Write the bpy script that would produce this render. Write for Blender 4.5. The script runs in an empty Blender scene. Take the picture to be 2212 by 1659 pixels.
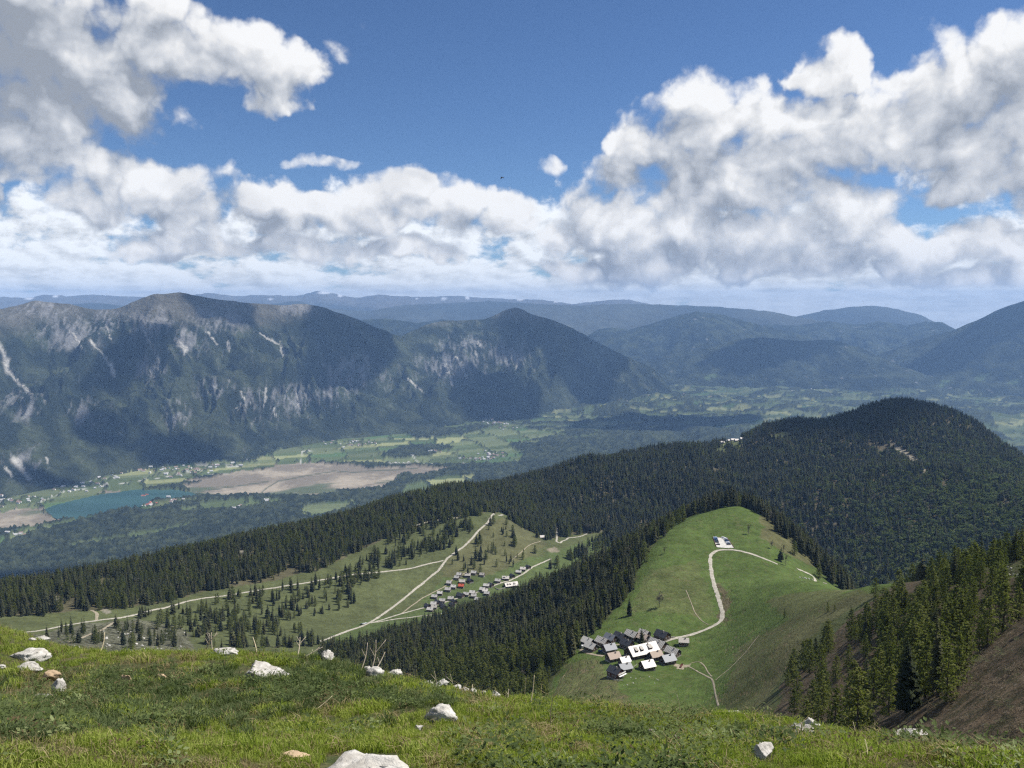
import bpy, math, random
import numpy as np
from mathutils import Vector, Matrix
random.seed(7); RNG = np.random.default_rng(11)
S = bpy.context.scene
COL = S.collection

# ------------------------------------------------------------------ camera
# metres; the eye is the origin, X right, Y into the view, Z up
PITCH = math.radians(5.5)
FPX = 1797.0                      # focal length for a 2212 px wide picture
CX, CY = 1106.0, 829.5
cam_d = bpy.data.cameras.new('camera')
cam = bpy.data.objects.new('camera', cam_d); COL.objects.link(cam)
cam.location = (0, 0, 0)
cam.rotation_euler = (math.pi/2 - PITCH, 0, 0)
cam_d.sensor_fit = 'HORIZONTAL'; cam_d.sensor_width = 36.0
cam_d.lens = 36.0*FPX/2212.0
cam_d.clip_start = 0.1; cam_d.clip_end = 200000.0
S.camera = cam

# ------------------------------------------------------------------ sun, exposure
SUN_AZ, SUN_EL = math.radians(76.0), math.radians(54.0)    # azimuth from +Y towards +X
SUN_DIR = Vector((math.sin(SUN_AZ)*math.cos(SUN_EL), math.cos(SUN_AZ)*math.cos(SUN_EL), math.sin(SUN_EL)))
sd = bpy.data.lights.new('sun', 'SUN'); sd.energy = 5.0; sd.angle = math.radians(0.75); sd.color = (1.0, 0.955, 0.88)
sun = bpy.data.objects.new('sun', sd); COL.objects.link(sun)
sun.rotation_euler = SUN_DIR.to_track_quat('Z', 'Y').to_euler()
S.view_settings.view_transform = 'Standard'; S.view_settings.look = 'None'
S.view_settings.exposure = 0.5; S.view_settings.gamma = 1.0; S.view_settings.use_curve_mapping = False
S.cycles.use_denoising = False; S.cycles.use_adaptive_sampling = True; S.cycles.adaptive_threshold = 0.012
S.cycles.max_bounces = 5; S.cycles.diffuse_bounces = 2; S.cycles.glossy_bounces = 2
S.cycles.transmission_bounces = 2; S.cycles.transparent_max_bounces = 6; S.cycles.volume_bounces = 0
S.cycles.caustics_reflective = False; S.cycles.caustics_refractive = False
S.cycles.filter_width = 1.3

# ------------------------------------------------------------------ picture <-> direction
CP, SP = math.cos(PITCH), math.sin(PITCH)
def ray(u, v):
    """unit-less direction through a point of the 2212 x 1659 photograph"""
    a = (np.asarray(u, float)-CX)/FPX; b = (CY-np.asarray(v, float))/FPX
    return a, CP + b*SP, -SP + b*CP
def az_t(u, v):
    x, y, z = ray(u, v)
    return np.arctan2(x, y), z/np.hypot(x, y)
def project(x, y, z):
    d = y*CP - z*SP
    up = y*SP + z*CP
    d = np.where(np.abs(d) < 1e-6, 1e-6, d)
    return CX + FPX*x/d, CY - FPX*up/d
def at(u, v, R):
    a, t = az_t(u, v)
    return R*np.sin(a), R*np.cos(a), R*t
# ------------------------------------------------------------------ node helpers
class NT:
    def __init__(s, tree): s.t = tree; s.n = tree.nodes; s.l = tree.links
    def new(s, typ, **kw):
        nd = s.n.new(typ)
        for k, val in kw.items(): setattr(nd, k, val)
        return nd
    def put(s, sock, val):
        if hasattr(val, 'is_linked') or isinstance(val, bpy.types.NodeSocket): s.l.new(val, sock)
        else: sock.default_value = val
    def math(s, op, a, b=0.0, c=0.0, clamp=False):
        nd = s.n.new('ShaderNodeMath'); nd.operation = op; nd.use_clamp = clamp
        for i, val in enumerate((a, b, c)): s.put(nd.inputs[i], val)
        return nd.outputs[0]
    def vmath(s, op, a, b=(0, 0, 0), c=(0, 0, 0)):
        nd = s.n.new('ShaderNodeVectorMath'); nd.operation = op
        s.put(nd.inputs[0], a); s.put(nd.inputs[1], b)
        if op == 'MULTIPLY_ADD': s.put(nd.inputs[2], c)
        return nd.outputs['Value'] if op in ('DOT_PRODUCT', 'LENGTH') else nd.outputs['Vector']
    def noise(s, vec, scale, detail=4.0, rough=0.55, dim='3D', lac=2.0, dist=0.0):
        nd = s.n.new('ShaderNodeTexNoise'); nd.noise_dimensions = dim
        s.put(nd.inputs['Vector'], vec)
        nd.inputs['Scale'].default_value = scale; nd.inputs['Detail'].default_value = detail
        nd.inputs['Roughness'].default_value = rough; nd.inputs['Lacunarity'].default_value = lac
        nd.inputs['Distortion'].default_value = dist
        return nd.outputs[0]
    def ramp(s, val, a, b, smooth=True, c=0.0, d=1.0):
        nd = s.n.new('ShaderNodeMapRange'); nd.interpolation_type = 'SMOOTHSTEP' if smooth else 'LINEAR'
        s.put(nd.inputs[0], val)
        for i, x in enumerate((a, b, c, d)): s.put(nd.inputs[i+1], x)
        return nd.outputs[0]
    def mix(s, fac, a, b, mode='MIX'):
        nd = s.n.new('ShaderNodeMix'); nd.data_type = 'RGBA'; nd.blend_type = mode
        s.put(nd.inputs[0], fac); s.put(nd.inputs[6], a); s.put(nd.inputs[7], b)
        return nd.outputs[2]

# ------------------------------------------------------------------ sky: Nishita and cumulus clouds given by direction
W = bpy.data.worlds.new('World'); S.world = W; W.use_nodes = True
W.node_tree.nodes.clear()
w = NT(W.node_tree)
CLOUDS = [  # where the cumulus masses stand (centre, half extents, seen from the summit)
 (100,90,230,130),(330,80,200,80),(490,115,120,75),(570,165,95,60),(632,172,48,42),(90,220,170,110),(230,220,150,95),(30,300,120,80),(560,215,50,32),
 (250,375,115,46),(205,432,95,46),(355,398,112,56),(410,450,112,48),(540,438,100,44),(600,482,115,46),(692,460,62,40),(20,372,50,28),(8,430,24,42),
 (740,360,90,22,.85),(655,350,80,26,.8),(850,430,85,50),(930,440,100,58),(1010,462,110,58),(1090,465,60,46),(820,485,90,42),(895,398,40,20),
 (375,532,120,40),(620,530,200,42),(880,540,150,28),(1158,360,52,32,.85),(1068,412,60,22,.95),(720,110,60,40,1.12),(745,60,40,30,1.15),
 (1250,420,55,36),(1330,385,85,56),(1420,325,105,80),(1530,262,125,76),(1620,235,100,55),(1500,400,200,110),(1650,380,200,130),(1800,300,150,90),
 (1780,430,130,80),(1310,490,130,70),(1195,515,46,46),(1500,520,250,70),(1780,530,200,60),(1700,570,250,40),(1350,580,180,40),
 (1785,142,80,52),(1855,150,36,46),(1722,165,36,22),(2000,235,150,95),(2130,200,150,110),(2230,120,90,75),(2100,330,150,80),(2240,350,140,90),
 (2065,405,52,46),(1960,165,60,26),(2000,535,95,36),(2105,515,105,42),(2185,525,60,36),(1930,565,80,26),(2060,590,160,26)]
g = bpy.data.node_groups.new('cumulus', 'ShaderNodeTree')
g.interface.new_socket('q', in_out='INPUT', socket_type='NodeSocketVector')
g.interface.new_socket('f', in_out='OUTPUT', socket_type='NodeSocketFloat')
g.interface.new_socket('puff', in_out='OUTPUT', socket_type='NodeSocketFloat')
G = NT(g); gi = G.new('NodeGroupInput'); go = G.new('NodeGroupOutput')
q0 = gi.outputs[0]
# shape: the union of the masses, edges torn by warped noise
wn = G.n.new('ShaderNodeTexNoise'); wn.noise_dimensions = '2D'
G.l.new(q0, wn.inputs['Vector']); wn.inputs['Scale'].default_value = 9.0; wn.inputs['Detail'].default_value = 5.0; wn.inputs['Roughness'].default_value = 0.55
wv = G.vmath('SUBTRACT', wn.outputs['Color'], (0.5, 0.5, 0.5))
q1 = G.vmath('MULTIPLY_ADD', wv, (0.085, 0.06, 0.0), q0)
acc = None
for (u, v, ru, rv, *thin_) in CLOUDS:
    a, t = az_t(u, v); e = math.atan(t)
    ia, ie = FPX/ru, FPX/rv
    d = G.vmath('MULTIPLY_ADD', q1, (ia, ie, 0.0), (-a*ia, -e*ie, 0.0))
    d2 = G.vmath('DOT_PRODUCT', d, d)
    if thin_: d2 = G.math('ADD', d2, thin_[0])      # a wisp, never dense
    acc = d2 if acc is None else G.math('SMOOTH_MIN', acc, d2, 0.25)
acc = G.math('MINIMUM', acc, 3.0)
vo = G.n.new('ShaderNodeTexVoronoi'); vo.voronoi_dimensions = '2D'; vo.feature = 'F1'
G.l.new(q1, vo.inputs['Vector']); vo.inputs['Scale'].default_value = 13.0; vo.inputs['Detail'].default_value = 2.0
vo.inputs['Roughness'].default_value = 0.55; vo.inputs['Lacunarity'].default_value = 2.2
puff = G.math('SUBTRACT', 0.48, vo.outputs['Distance'])
fb = G.noise(q0, 20.0, 6.0, 0.58, '2D')
fb = G.math('SUBTRACT', fb, 0.5)
f = G.math('SUBTRACT', 1.28, acc)
f = G.math('MULTIPLY', f, 0.8)
f = G.math('MULTIPLY_ADD', puff, 0.75, f)
f = G.math('MULTIPLY_ADD', fb, 1.1, f)
G.l.new(f, go.inputs[0]); G.l.new(puff, go.inputs[1])

tc = w.new('ShaderNodeTexCoord')
sx = w.new('ShaderNodeSeparateXYZ'); w.l.new(tc.outputs['Generated'], sx.inputs[0])
azn = w.math('ARCTAN2', sx.outputs[0], sx.outputs[1])
eln = w.math('ARCSINE', sx.outputs[2])
cq = w.new('ShaderNodeCombineXYZ'); w.l.new(azn, cq.inputs[0]); w.l.new(eln, cq.inputs[1])
q = cq.outputs[0]
def cum(vec):
    nd = w.new('ShaderNodeGroup'); nd.node_tree = g; w.put(nd.inputs[0], vec); return nd.outputs
(f0, pf0), (f1, pf1) = cum(q), cum(w.vmath('ADD', q, (0.008, 0.026, 0.0)))
lit = w.math('SUBTRACT', f0, f1)
alpha_c = w.ramp(w.math('MULTIPLY_ADD', lit, 0.20, f0), -0.16, 0.56)
# light painted into the cloud colour: white sunward tops, grey shaded undersides
big = w.noise(q, 7.0, 3.0, 0.5, '2D')
lum = w.math('MULTIPLY_ADD', w.ramp(lit, -0.75, 0.75, False, -1.0, 1.0), 0.36, 0.81)
lum = w.math('MULTIPLY_ADD', pf0, 0.38, lum)
lum = w.math('MULTIPLY_ADD', w.math('SUBTRACT', big, 0.5), 0.40, lum)
thick = w.ramp(f0, 0.2, 1.3)
lum = w.math('MULTIPLY_ADD', thick, -0.16, lum)
dk_l = w.math('MULTIPLY', w.ramp(azn, -0.34, -0.56), w.ramp(eln, 0.12, 0.22))  # upper left cloud mass painted greyer, as a shaded underside
lum = w.math('MULTIPLY_ADD', dk_l, -0.30, lum)
lum = w.math('MULTIPLY_ADD', w.math('MULTIPLY', w.ramp(azn, 0.42, 0.56), w.ramp(eln, 0.14, 0.20)), -0.12, lum)
lum = w.math('MINIMUM', w.math('MAXIMUM', lum, 0.40), 1.02)
lumv = w.new('ShaderNodeCombineXYZ')
for i in range(3): w.l.new(lum, lumv.inputs[i])
ccol = w.mix(w.ramp(lum, 0.35, 0.9, False), (0.84, 0.93, 1.08, 1), (1.0, 1.0, 1.0, 1))
ccol = w.mix(1.0, lumv.outputs[0], ccol, 'MULTIPLY')
# the deck of small flat clouds that runs to the horizon and on around the sky
den = w.math('ADD', w.math('ABSOLUTE', eln), 0.045)
px_ = w.math('MULTIPLY', azn, 13.0); py_ = w.math('MULTIPLY', w.math('LOGARITHM', den, 2.71828), 2.7)
cp = w.new('ShaderNodeCombineXYZ'); w.l.new(px_, cp.inputs[0]); w.l.new(py_, cp.inputs[1])
dk = w.noise(cp.outputs[0], 1.0, 6.0, 0.58, '2D')
dk1 = w.noise(w.vmath('ADD', cp.outputs[0], (0.12, 0.16, 0.0)), 1.0, 6.0, 0.58, '2D')
low = w.ramp(eln, 0.20, 0.05)
cover = w.math('MULTIPLY_ADD', low, 0.40, w.math('MULTIPLY', w.ramp(eln, 0.06, 0.005), 0.16))
fd = w.math('ADD', w.math('SUBTRACT', dk, 0.74), cover)
# behind and above the view the same broken cumulus weather goes on
away = w.ramp(w.math('ABSOLUTE', azn), 0.62, 0.85)
above = w.ramp(eln, 0.36, 0.48)
rest = w.math('MAXIMUM', away, above)
fd = w.math('MULTIPLY_ADD', rest, 0.22, fd)
alpha_d = w.ramp(fd, -0.03, 0.15)
alpha_d = w.math('MULTIPLY', alpha_d, 0.93)
ld = w.math('MULTIPLY_ADD', w.math('SUBTRACT', dk, dk1), w.ramp(eln, 0.005, 0.08, True, 1.0, 2.0), 0.90)
ld = w.math('MINIMUM', w.math('MAXIMUM', ld, 0.58), 1.0)
ldv = w.new('ShaderNodeCombineXYZ')
for i in range(3): w.l.new(ld, ldv.inputs[i])
dcol = w.mix(1.0, ldv.outputs[0], (0.98, 1.0, 1.01, 1), 'MULTIPLY')
sky = w.new('ShaderNodeTexSky', sky_type='NISHITA', sun_disc=False)
sky.sun_elevation = SUN_EL; sky.sun_rotation = SUN_AZ; sky.altitude = 1900.0
sky.air_density = 1.0; sky.dust_density = 0.25; sky.ozone_density = 2.0
b_sky = w.new('ShaderNodeBackground'); skyc = w.mix(1.0, sky.outputs[0], (0.74, 0.94, 1.20, 1), 'MULTIPLY'); w.l.new(skyc, b_sky.inputs[0]); b_sky.inputs[1].default_value = 0.056
b_c = w.new('ShaderNodeBackground'); w.l.new(ccol, b_c.inputs[0]); b_c.inputs[1].default_value = 0.68
b_d = w.new('ShaderNodeBackground'); w.l.new(dcol, b_d.inputs[0]); b_d.inputs[1].default_value = 0.78
m1 = w.new('ShaderNodeMixShader'); w.l.new(alpha_d, m1.inputs[0]); w.l.new(b_sky.outputs[0], m1.inputs[1]); w.l.new(b_d.outputs[0], m1.inputs[2])
m2 = w.new('ShaderNodeMixShader'); w.l.new(alpha_c, m2.inputs[0]); w.l.new(m1.outputs[0], m2.inputs[1]); w.l.new(b_c.outputs[0], m2.inputs[2])
wo = w.new('ShaderNodeOutputWorld'); w.l.new(m2.outputs[0], wo.inputs[0])
W.cycles.sampling_method = 'MANUAL'; W.cycles.sample_map_resolution = 512
# ------------------------------------------------------------------ noise in numpy
def _h(ix, iy, s):
    h = (ix.astype(np.int64)*374761393 + iy.astype(np.int64)*668265263 + s*974634777) & 0xFFFFFFFF
    h = ((h ^ (h >> 13))*1274126177) & 0xFFFFFFFF
    h = ((h ^ (h >> 16))*2246822519) & 0xFFFFFFFF
    return h ^ (h >> 15)
def gnoise(x, y, s=0):
    x = np.asarray(x, float); y = np.asarray(y, float)
    ix = np.floor(x).astype(np.int64); iy = np.floor(y).astype(np.int64)
    fx = x-ix; fy = y-iy
    ux = fx*fx*fx*(fx*(fx*6-15)+10); uy = fy*fy*fy*(fy*(fy*6-15)+10)
    def gr(dx, dy):
        a = _h(ix+dx, iy+dy, s).astype(float)*(2*math.pi/4294967296.0)
        return np.cos(a)*(fx-dx) + np.sin(a)*(fy-dy)
    n0 = gr(0, 0)*(1-ux) + gr(1, 0)*ux; n1 = gr(0, 1)*(1-ux) + gr(1, 1)*ux
    return (n0*(1-uy) + n1*uy)*1.5
def fbm(x, y, s=0, o=5, g=0.5, l=2.03):
    a = 1.0; r = 0.0; n = 0.0
    for i in range(o):
        r = r + a*gnoise(x, y, s+i*17); n += a; a *= g; x = x*l+13.7; y = y*l-7.3
    return r/n
def ridged(x, y, s=0, o=5, g=0.5, l=2.05):
    a = 1.0; r = 0.0; n = 0.0
    for i in range(o):
        r = r + a*(1-np.abs(gnoise(x, y, s+i*31))*1.6); n += a; a *= g; x = x*l+5.1; y = y*l+9.2
    return r/n
def hash01(ix, iy, s=0): return _h(np.asarray(ix), np.asarray(iy), s).astype(float)/4294967296.0
def sstep(a, b, x):
    t = np.clip((x-a)/(b-a), 0, 1); return t*t*(3-2*t)
def inpoly(u, v, poly):
    u = np.asarray(u, float); v = np.asarray(v, float)
    c = np.zeros(u.shape, bool); n = len(poly)
    for i in range(n):
        x0, y0 = poly[i]; x1, y1 = poly[(i+1) % n]
        if y0 == y1: continue
        m = ((y0 > v) != (y1 > v)) & (u < (x1-x0)*(v-y0)/(y1-y0)+x0)
        c ^= m
    return c
def segdist(u, v, line, ku=1.0):
    u = np.asarray(u, float); v = np.asarray(v, float)
    d = np.full(u.shape, 1e9)
    for (x0, y0), (x1, y1) in zip(line[:-1], line[1:]):
        dx, dy = x1-x0, y1-y0; L = dx*dx+dy*dy+1e-9
        t = np.clip(((u-x0)*dx+(v-y0)*dy)/L, 0, 1)
        d = np.minimum(d, np.hypot(u-x0-t*dx, (v-y0-t*dy)*ku))
    return d

def make_obj(name, verts, faces, mat, parent=None, smooth=False, attrs=None, kind=None):
    me = bpy.data.meshes.new(name)
    verts = np.asarray(verts, np.float32)
    if isinstance(faces, np.ndarray):
        nf, k = faces.shape
        me.vertices.add(len(verts)); me.vertices.foreach_set('co', verts.ravel())
        me.loops.add(nf*k); me.loops.foreach_set('vertex_index', faces.astype(np.int32).ravel())
        me.polygons.add(nf); me.polygons.foreach_set('loop_start', np.arange(0, nf*k, k, dtype=np.int32))
        me.update(calc_edges=True)
    else:
        me.from_pydata(verts.tolist(), [], faces); me.update()
    if smooth: me.polygons.foreach_set('use_smooth', np.ones(len(me.polygons), bool))
    for k, val in (attrs or {}).items():
        if val.ndim == 2:
            a = me.attributes.new(k, 'FLOAT_COLOR', 'POINT')
            c = np.ones((len(verts), 4), np.float32); c[:, :3] = val; a.data.foreach_set('color', c.ravel())
        else:
            a = me.attributes.new(k, 'FLOAT', 'POINT'); a.data.foreach_set('value', val.astype(np.float32))
    for m in (mat if isinstance(mat, (list, tuple)) else [mat]): me.materials.append(m)
    o = bpy.data.objects.new(name, me); COL.objects.link(o)
    if parent is not None: o.parent = parent
    if kind: o['kind'] = kind
    return o
def grid_faces(nr, nc):
    i = np.arange((nr-1)*nc).reshape(nr-1, nc)[:, :-1].ravel()
    return np.stack([i, i+1, i+nc+1, i+nc], 1)

# ------------------------------------------------------------------ terrain of the near mountain: thin-plate surface through surveyed points
# (u, v, R): a point seen at u, v lies R metres away horizontally
VIS = [
 # summit meadow underfoot
 (-150,1700,3.2),(300,1700,3.15),(700,1700,3.1),(1106,1700,3.05),(1500,1700,3.05),(1900,1700,3.05),(2350,1715,3.1),
 (-100,1560,5.6),(300,1500,7.0),(600,1500,6.4),(600,1600,4.5),(900,1550,5.4),(1300,1590,4.8),(1700,1610,4.8),(2100,1648,4.5),(0,1450,9.2),(150,1440,9.2),(450,1440,8.3),
 (-120,1330,14),(0,1356,13),(130,1400,11.8),(300,1418,10.3),(450,1410,9.7),(600,1413,9.0),(700,1427,8.4),(780,1453,7.9),(900,1485,7.3),(1000,1508,7.0),
 (1150,1520,6.8),(1300,1531,6.5),(1450,1540,6.5),(1600,1556,6.4),(1750,1580,6.3),(1850,1594,6.2),(2000,1612,6.0),(2212,1650,5.8),(2330,1668,5.6),
 # right spur
 (2150,1585,140),(2212,1520,150),(2250,1400,190),(2212,1350,240),(2240,1260,330),(2230,1200,430),(2350,1150,420),
 (2100,1235,470),(2050,1350,345),(2000,1450,275),(1950,1530,250),(2000,1248,530),(1940,1258,580),(1890,1268,620),(1850,1330,515),
 (1800,1420,410),(1720,1560,330),(1700,1500,395),(1650,1420,520),(1700,1350,590),(1800,1275,660),(1750,1252,730),(1900,1450,345),(1850,1520,300),
 # the alm hill
 (1370,1400,640),(1260,1400,640),(1470,1385,660),(1300,1470,560),(1450,1470,570),(1550,1450,585),(1550,1530,505),(1400,1525,512),(1250,1505,545),(1640,1530,440),
 (1560,1340,700),(1540,1250,795),(1535,1195,870),(1560,1170,905),(1590,1088,1060),(1480,1130,965),(1430,1162,905),(1400,1222,825),(1380,1262,780),(1345,1330,715),
 (1650,1250,790),(1640,1195,875),(1700,1150,985),(1780,1230,955),(1650,1115,1015),(1820,1250,960),(1740,1190,960),(1460,1250,790),(1460,1330,705),
 # forest slope to the left of it
 (1250,1335,850),(1150,1385,800),(1000,1440,790),(900,1405,900),(1200,1262,1050),(1350,1195,1050),(1450,1140,1090),(800,1440,860),(1190,1525,530),(1080,1530,600),(720,1425,960),
 # the lower alm and its slope
 (790,1345,1180),(930,1312,1250),(1010,1272,1330),(1100,1255,1370),(1200,1205,1540),(1250,1168,1680),(730,1372,1120),(600,1350,1150),(640,1400,1050),(300,1392,980),(100,1385,960),(-50,1375,980),
 (420,1300,1225),(200,1330,1120),(50,1362,1050),(600,1270,1290),(800,1235,1365),(960,1215,1420),(1000,1180,1500),(1080,1114,1690),(850,1152,1560),(900,1128,1650),(700,1185,1470),(400,1235,1370),(100,1285,1230),
 (1150,1162,1720),(1250,1152,1830),(1200,1105,2080),(1350,1122,1930),(1400,1055,2250),(1600,1045,2300),(1550,1085,2080),(1800,1055,2250),(1900,1150,1900),(2000,1195,1720),(2100,1175,1780),(2240,1150,1800),
 (1700,985,2700),(1900,955,2800),(2000,955,2800),(2150,1005,2600),(1500,1010,2480),
]
CREST = [(-150,1262,1270),(0,1245,1300),(200,1212,1400),(400,1172,1500),(600,1130,1650),(750,1092,1800),(900,1058,1980),(1000,1038,2150),(1150,1010,2400),(1300,985,2600),
 (1400,968,2700),(1500,948,2800),(1550,939,2880),(1600,930,2950),(1650,919,3030),(1700,907,3100),(1780,893,3150),(1850,884,3200),(1900,872,3280),(1960,867,3320),(2030,878,3300),(2100,905,3200),(2212,992,2950),(2350,1090,2700)]
HID = [  # (u, R, z) ground the photograph does not see
 (-150,2,-1.75),(700,2,-1.75),(1500,2,-1.75),(2350,2,-1.78),(-150,1,-1.62),(700,1,-1.62),(1500,1,-1.62),(2350,1,-1.62),
 (-100,20,-8.6),(300,16,-8.4),(700,13,-7.5),(1106,11,-6.8),(1500,10.5,-6.4),(1900,10,-6.2),(2300,10,-6.3),
 (-100,45,-24),(300,40,-24),(700,40,-27),(1106,40,-28),(1500,40,-27),(1900,40,-27),(2300,40,-27),
 (-100,180,-95),(300,180,-100),(700,180,-115),(1106,180,-118),(1500,180,-110),(1850,160,-90),(2350,80,-50),
 (-100,500,-250),(300,500,-265),(700,500,-270),(1106,400,-235),(1500,400,-222),
 (2230,620,-260),(2230,900,-430),(2230,1300,-580),(2000,800,-330),(1960,1150,-520),(2000,1450,-640),(1900,950,-360),(1840,1200,-460),
 (1590,1230,-320),(1590,1500,-500),(1590,1850,-610),(1450,1350,-430),(1450,1600,-560),(1350,1350,-460),(1250,1300,-470),
 (0,1700,-640),(0,2300,-1000),(0,3200,-1380),(0,4400,-1480),(400,1900,-640),(400,2500,-1000),(400,3300,-1380),(400,4400,-1480),(-200,1900,-800),(-200,3000,-1350),(-200,4400,-1480),
 (750,2250,-700),(750,2800,-1050),(750,3500,-1370),(750,4400,-1480),(1106,2900,-780),(1106,3400,-1150),(1106,4400,-1480),(1500,3300,-760),(1500,3800,-1150),(1500,4500,-1480),
 (1960,3800,-700),(1960,4300,-1200),(1960,4700,-1480),(2350,3400,-900),(2350,4500,-1480)]
pa, pl, pt = [], [], []
for u, v, R in VIS:
    a, t = az_t(u, v); pa.append(a); pl.append(math.log(R)); pt.append(t)
for u, v, R in CREST:
    a, t = az_t(u, v); pa.append(a); pl.append(math.log(R)); pt.append(t - 19.0/R)
for u, R, z in HID:
    a, _ = az_t(u, 1100); pa.append(a); pl.append(math.log(R)); pt.append(z/R)
pa = np.array(pa); pl = np.array(pl); pt = np.array(pt)
def _k(d2): return 0.5*d2*np.log(d2+1e-12)
n = len(pa)
K = _k((pa[:, None]-pa)**2 + (pl[:, None]-pl)**2) + np.eye(n)*2e-5
P = np.stack([np.ones(n), pa, pl], 1)
sol = np.linalg.solve(np.block([[K, P], [P.T, np.zeros((3, 3))]]), np.concatenate([pt, np.zeros(3)]))
NR, NC = 620, 640
AZ = np.linspace(math.radians(-45), math.radians(45), NC)
LR = np.linspace(math.log(0.9), math.log(4700), NR)
def tps(a, l):
    out = np.empty(a.size); a = a.ravel(); l = l.ravel()
    for i in range(0, a.size, 20000):
        sl = slice(i, i+20000)
        out[sl] = _k((a[sl, None]-pa)**2 + (l[sl, None]-pl)**2) @ sol[:n] + sol[n] + sol[n+1]*a[sl] + sol[n+2]*l[sl]
    return out
# the surface is smooth: solve it on every second node, then fill in
ca, cl = AZ[::4], LR[::4]
ca = np.append(ca, AZ[-1]); cl = np.append(cl, LR[-1])
tc_ = tps(*[m for m in np.meshgrid(ca, cl)]).reshape(len(cl), len(ca))
tmp = np.stack([np.interp(AZ, ca, r) for r in tc_])
TG = np.stack([np.interp(LR, cl, tmp[:, j]) for j in range(NC)], 1)
for _ in range(2):   # take the facets of the fill-in off
    TG[1:-1, :] = (TG[:-2, :]+2*TG[1:-1, :]+TG[2:, :])/4; TG[:, 1:-1] = (TG[:, :-2]+2*TG[:, 1:-1]+TG[:, 2:])/4
GA, GL = np.meshgrid(AZ, LR); GR = np.exp(GL)
GX, GY = GR*np.sin(GA), GR*np.cos(GA)
GZ = TG*GR
far = sstep(60, 500, GR); near = 1-sstep(12, 40, GR)
GZ += far*(fbm(GX/140, GY/140, 3, 5)*4.0 + fbm(GX/30, GY/30, 9, 3)*0.7*(1-sstep(1200, 2500, GR)))
big_ = sstep(1500, 2300, GR)
GZ += big_*(ridged(GX/520, GY/520, 21, 4)-0.55)*60
GZ += (1-far)*(1-near)*fbm(GX/12, GY/12, 5, 4)*0.8
GZ += near*sstep(2.0, 4.0, GR)*(fbm(GX/0.9, GY/0.9, 6, 4)*0.09)
GZ += sstep(math.radians(15), math.radians(22), GA)*sstep(50, 130, GR)*(1-sstep(450, 650, GR))*(fbm(GX/26, GY/26, 61, 4)*2.6 + fbm(GX/6, GY/6, 62, 3)*.7)
TT = GZ/GR
HOR = np.maximum.accumulate(TT, axis=0)          # how far up the ground in front hides
def _bil(G, a, R):
    fa = np.clip((np.asarray(a)-AZ[0])/(AZ[1]-AZ[0]), 0, NC-1.001); fl = np.clip((np.log(R)-LR[0])/(LR[1]-LR[0]), 0, NR-1.001)
    i = fa.astype(int); j = fl.astype(int); fa = fa-i; fl = fl-j
    return (G[j, i]*(1-fa)+G[j, i+1]*fa)*(1-fl) + (G[j+1, i]*(1-fa)+G[j+1, i+1]*fa)*fl
def ground(x, y):
    return _bil(GZ, np.arctan2(x, y), np.hypot(x, y))
def pick(u, v, r0=30.0, r1=4600.0):
    """where the ray through u, v meets the terrain between r0 and r1"""
    a, t = az_t(u, v); a = float(a); t = float(t)
    rr = np.exp(np.linspace(math.log(r0), math.log(r1), 2500))
    zt = _bil(GZ, np.full(rr.shape, a), rr) - t*rr
    k = np.argmax(zt > 0) if (zt > 0).any() else int(np.argmax(zt/rr))
    k = max(k, 1); z0, z1 = zt[k-1], zt[k]
    w_ = 0 if z1 == z0 else np.clip(-z0/(z1-z0), 0, 1)
    R = rr[k-1] + (rr[k]-rr[k-1])*w_
    x, y = R*math.sin(a), R*math.cos(a)
    return x, y, float(ground(x, y))
def crest_r(u, r0, r1):
    rr = np.linspace(r0, r1, 160)
    A_2 = np.atleast_1d(az_t(u, 1200)[0]); return np.array([rr[int(np.argmax(_bil(TT, np.full(rr.shape, a), rr)))] for a in A_2])
def shown(x, y, z):
    """is a point above the ground in front of it, as seen from the summit"""
    R = np.hypot(x, y); return z/R > _bil(HOR, np.arctan2(x, y), R*0.985) - 0.002
# ------------------------------------------------------------------ materials of land
def new_mat(name):
    m = bpy.data.materials.new(name); m.use_nodes = True
    nt = NT(m.node_tree); b = m.node_tree.nodes['Principled BSDF']
    b.inputs['Specular IOR Level'].default_value = 0.15; b.inputs['Roughness'].default_value = 0.9
    return m, nt, b
def land_mat(name, s1, s2, amp=0.5, bump=0.0, bscale=1.0):
    """ground whose cover is stored with the mesh; noise gives it grain"""
    m, nt, b = new_mat(name)
    at_ = nt.new('ShaderNodeAttribute', attribute_name='cover')
    ge = nt.new('ShaderNodeNewGeometry')
    n1 = nt.noise(ge.outputs['Position'], s1, 6.0, 0.62)
    n2 = nt.noise(ge.outputs['Position'], s2, 3.0, 0.6)
    k = nt.math('ADD', nt.math('MULTIPLY_ADD', n1, amp*2, 1-amp), nt.math('MULTIPLY_ADD', n2, amp, -amp*0.5))
    kv = nt.new('ShaderNodeCombineXYZ')
    for i in range(3): nt.l.new(k, kv.inputs[i])
    c = nt.mix(1.0, at_.outputs['Color'], kv.outputs[0], 'MULTIPLY')
    nt.l.new(c, b.inputs['Base Color'])
    if bump:
        bn = nt.new('ShaderNodeBump'); bn.inputs['Strength'].default_value = 1.0; bn.inputs['Distance'].default_value = bump
        nb = nt.noise(ge.outputs['Position'], bscale, 5.0, 0.65)
        nt.l.new(nb, bn.inputs['Height']); nt.l.new(bn.outputs[0], b.inputs['Normal'])
    b.inputs['Specular IOR Level'].default_value = 0.05
    return m
M_MOUNT = land_mat('mountain_cover', 0.012, 0.055, 0.6, 45.0, 0.014)
M_VALLEY = land_mat('valley_cover', 0.02, 0.07, 0.35)
M_FAR = land_mat('far_cover', 0.0016, 0.008, 0.45, 120.0, 0.0016)

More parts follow.
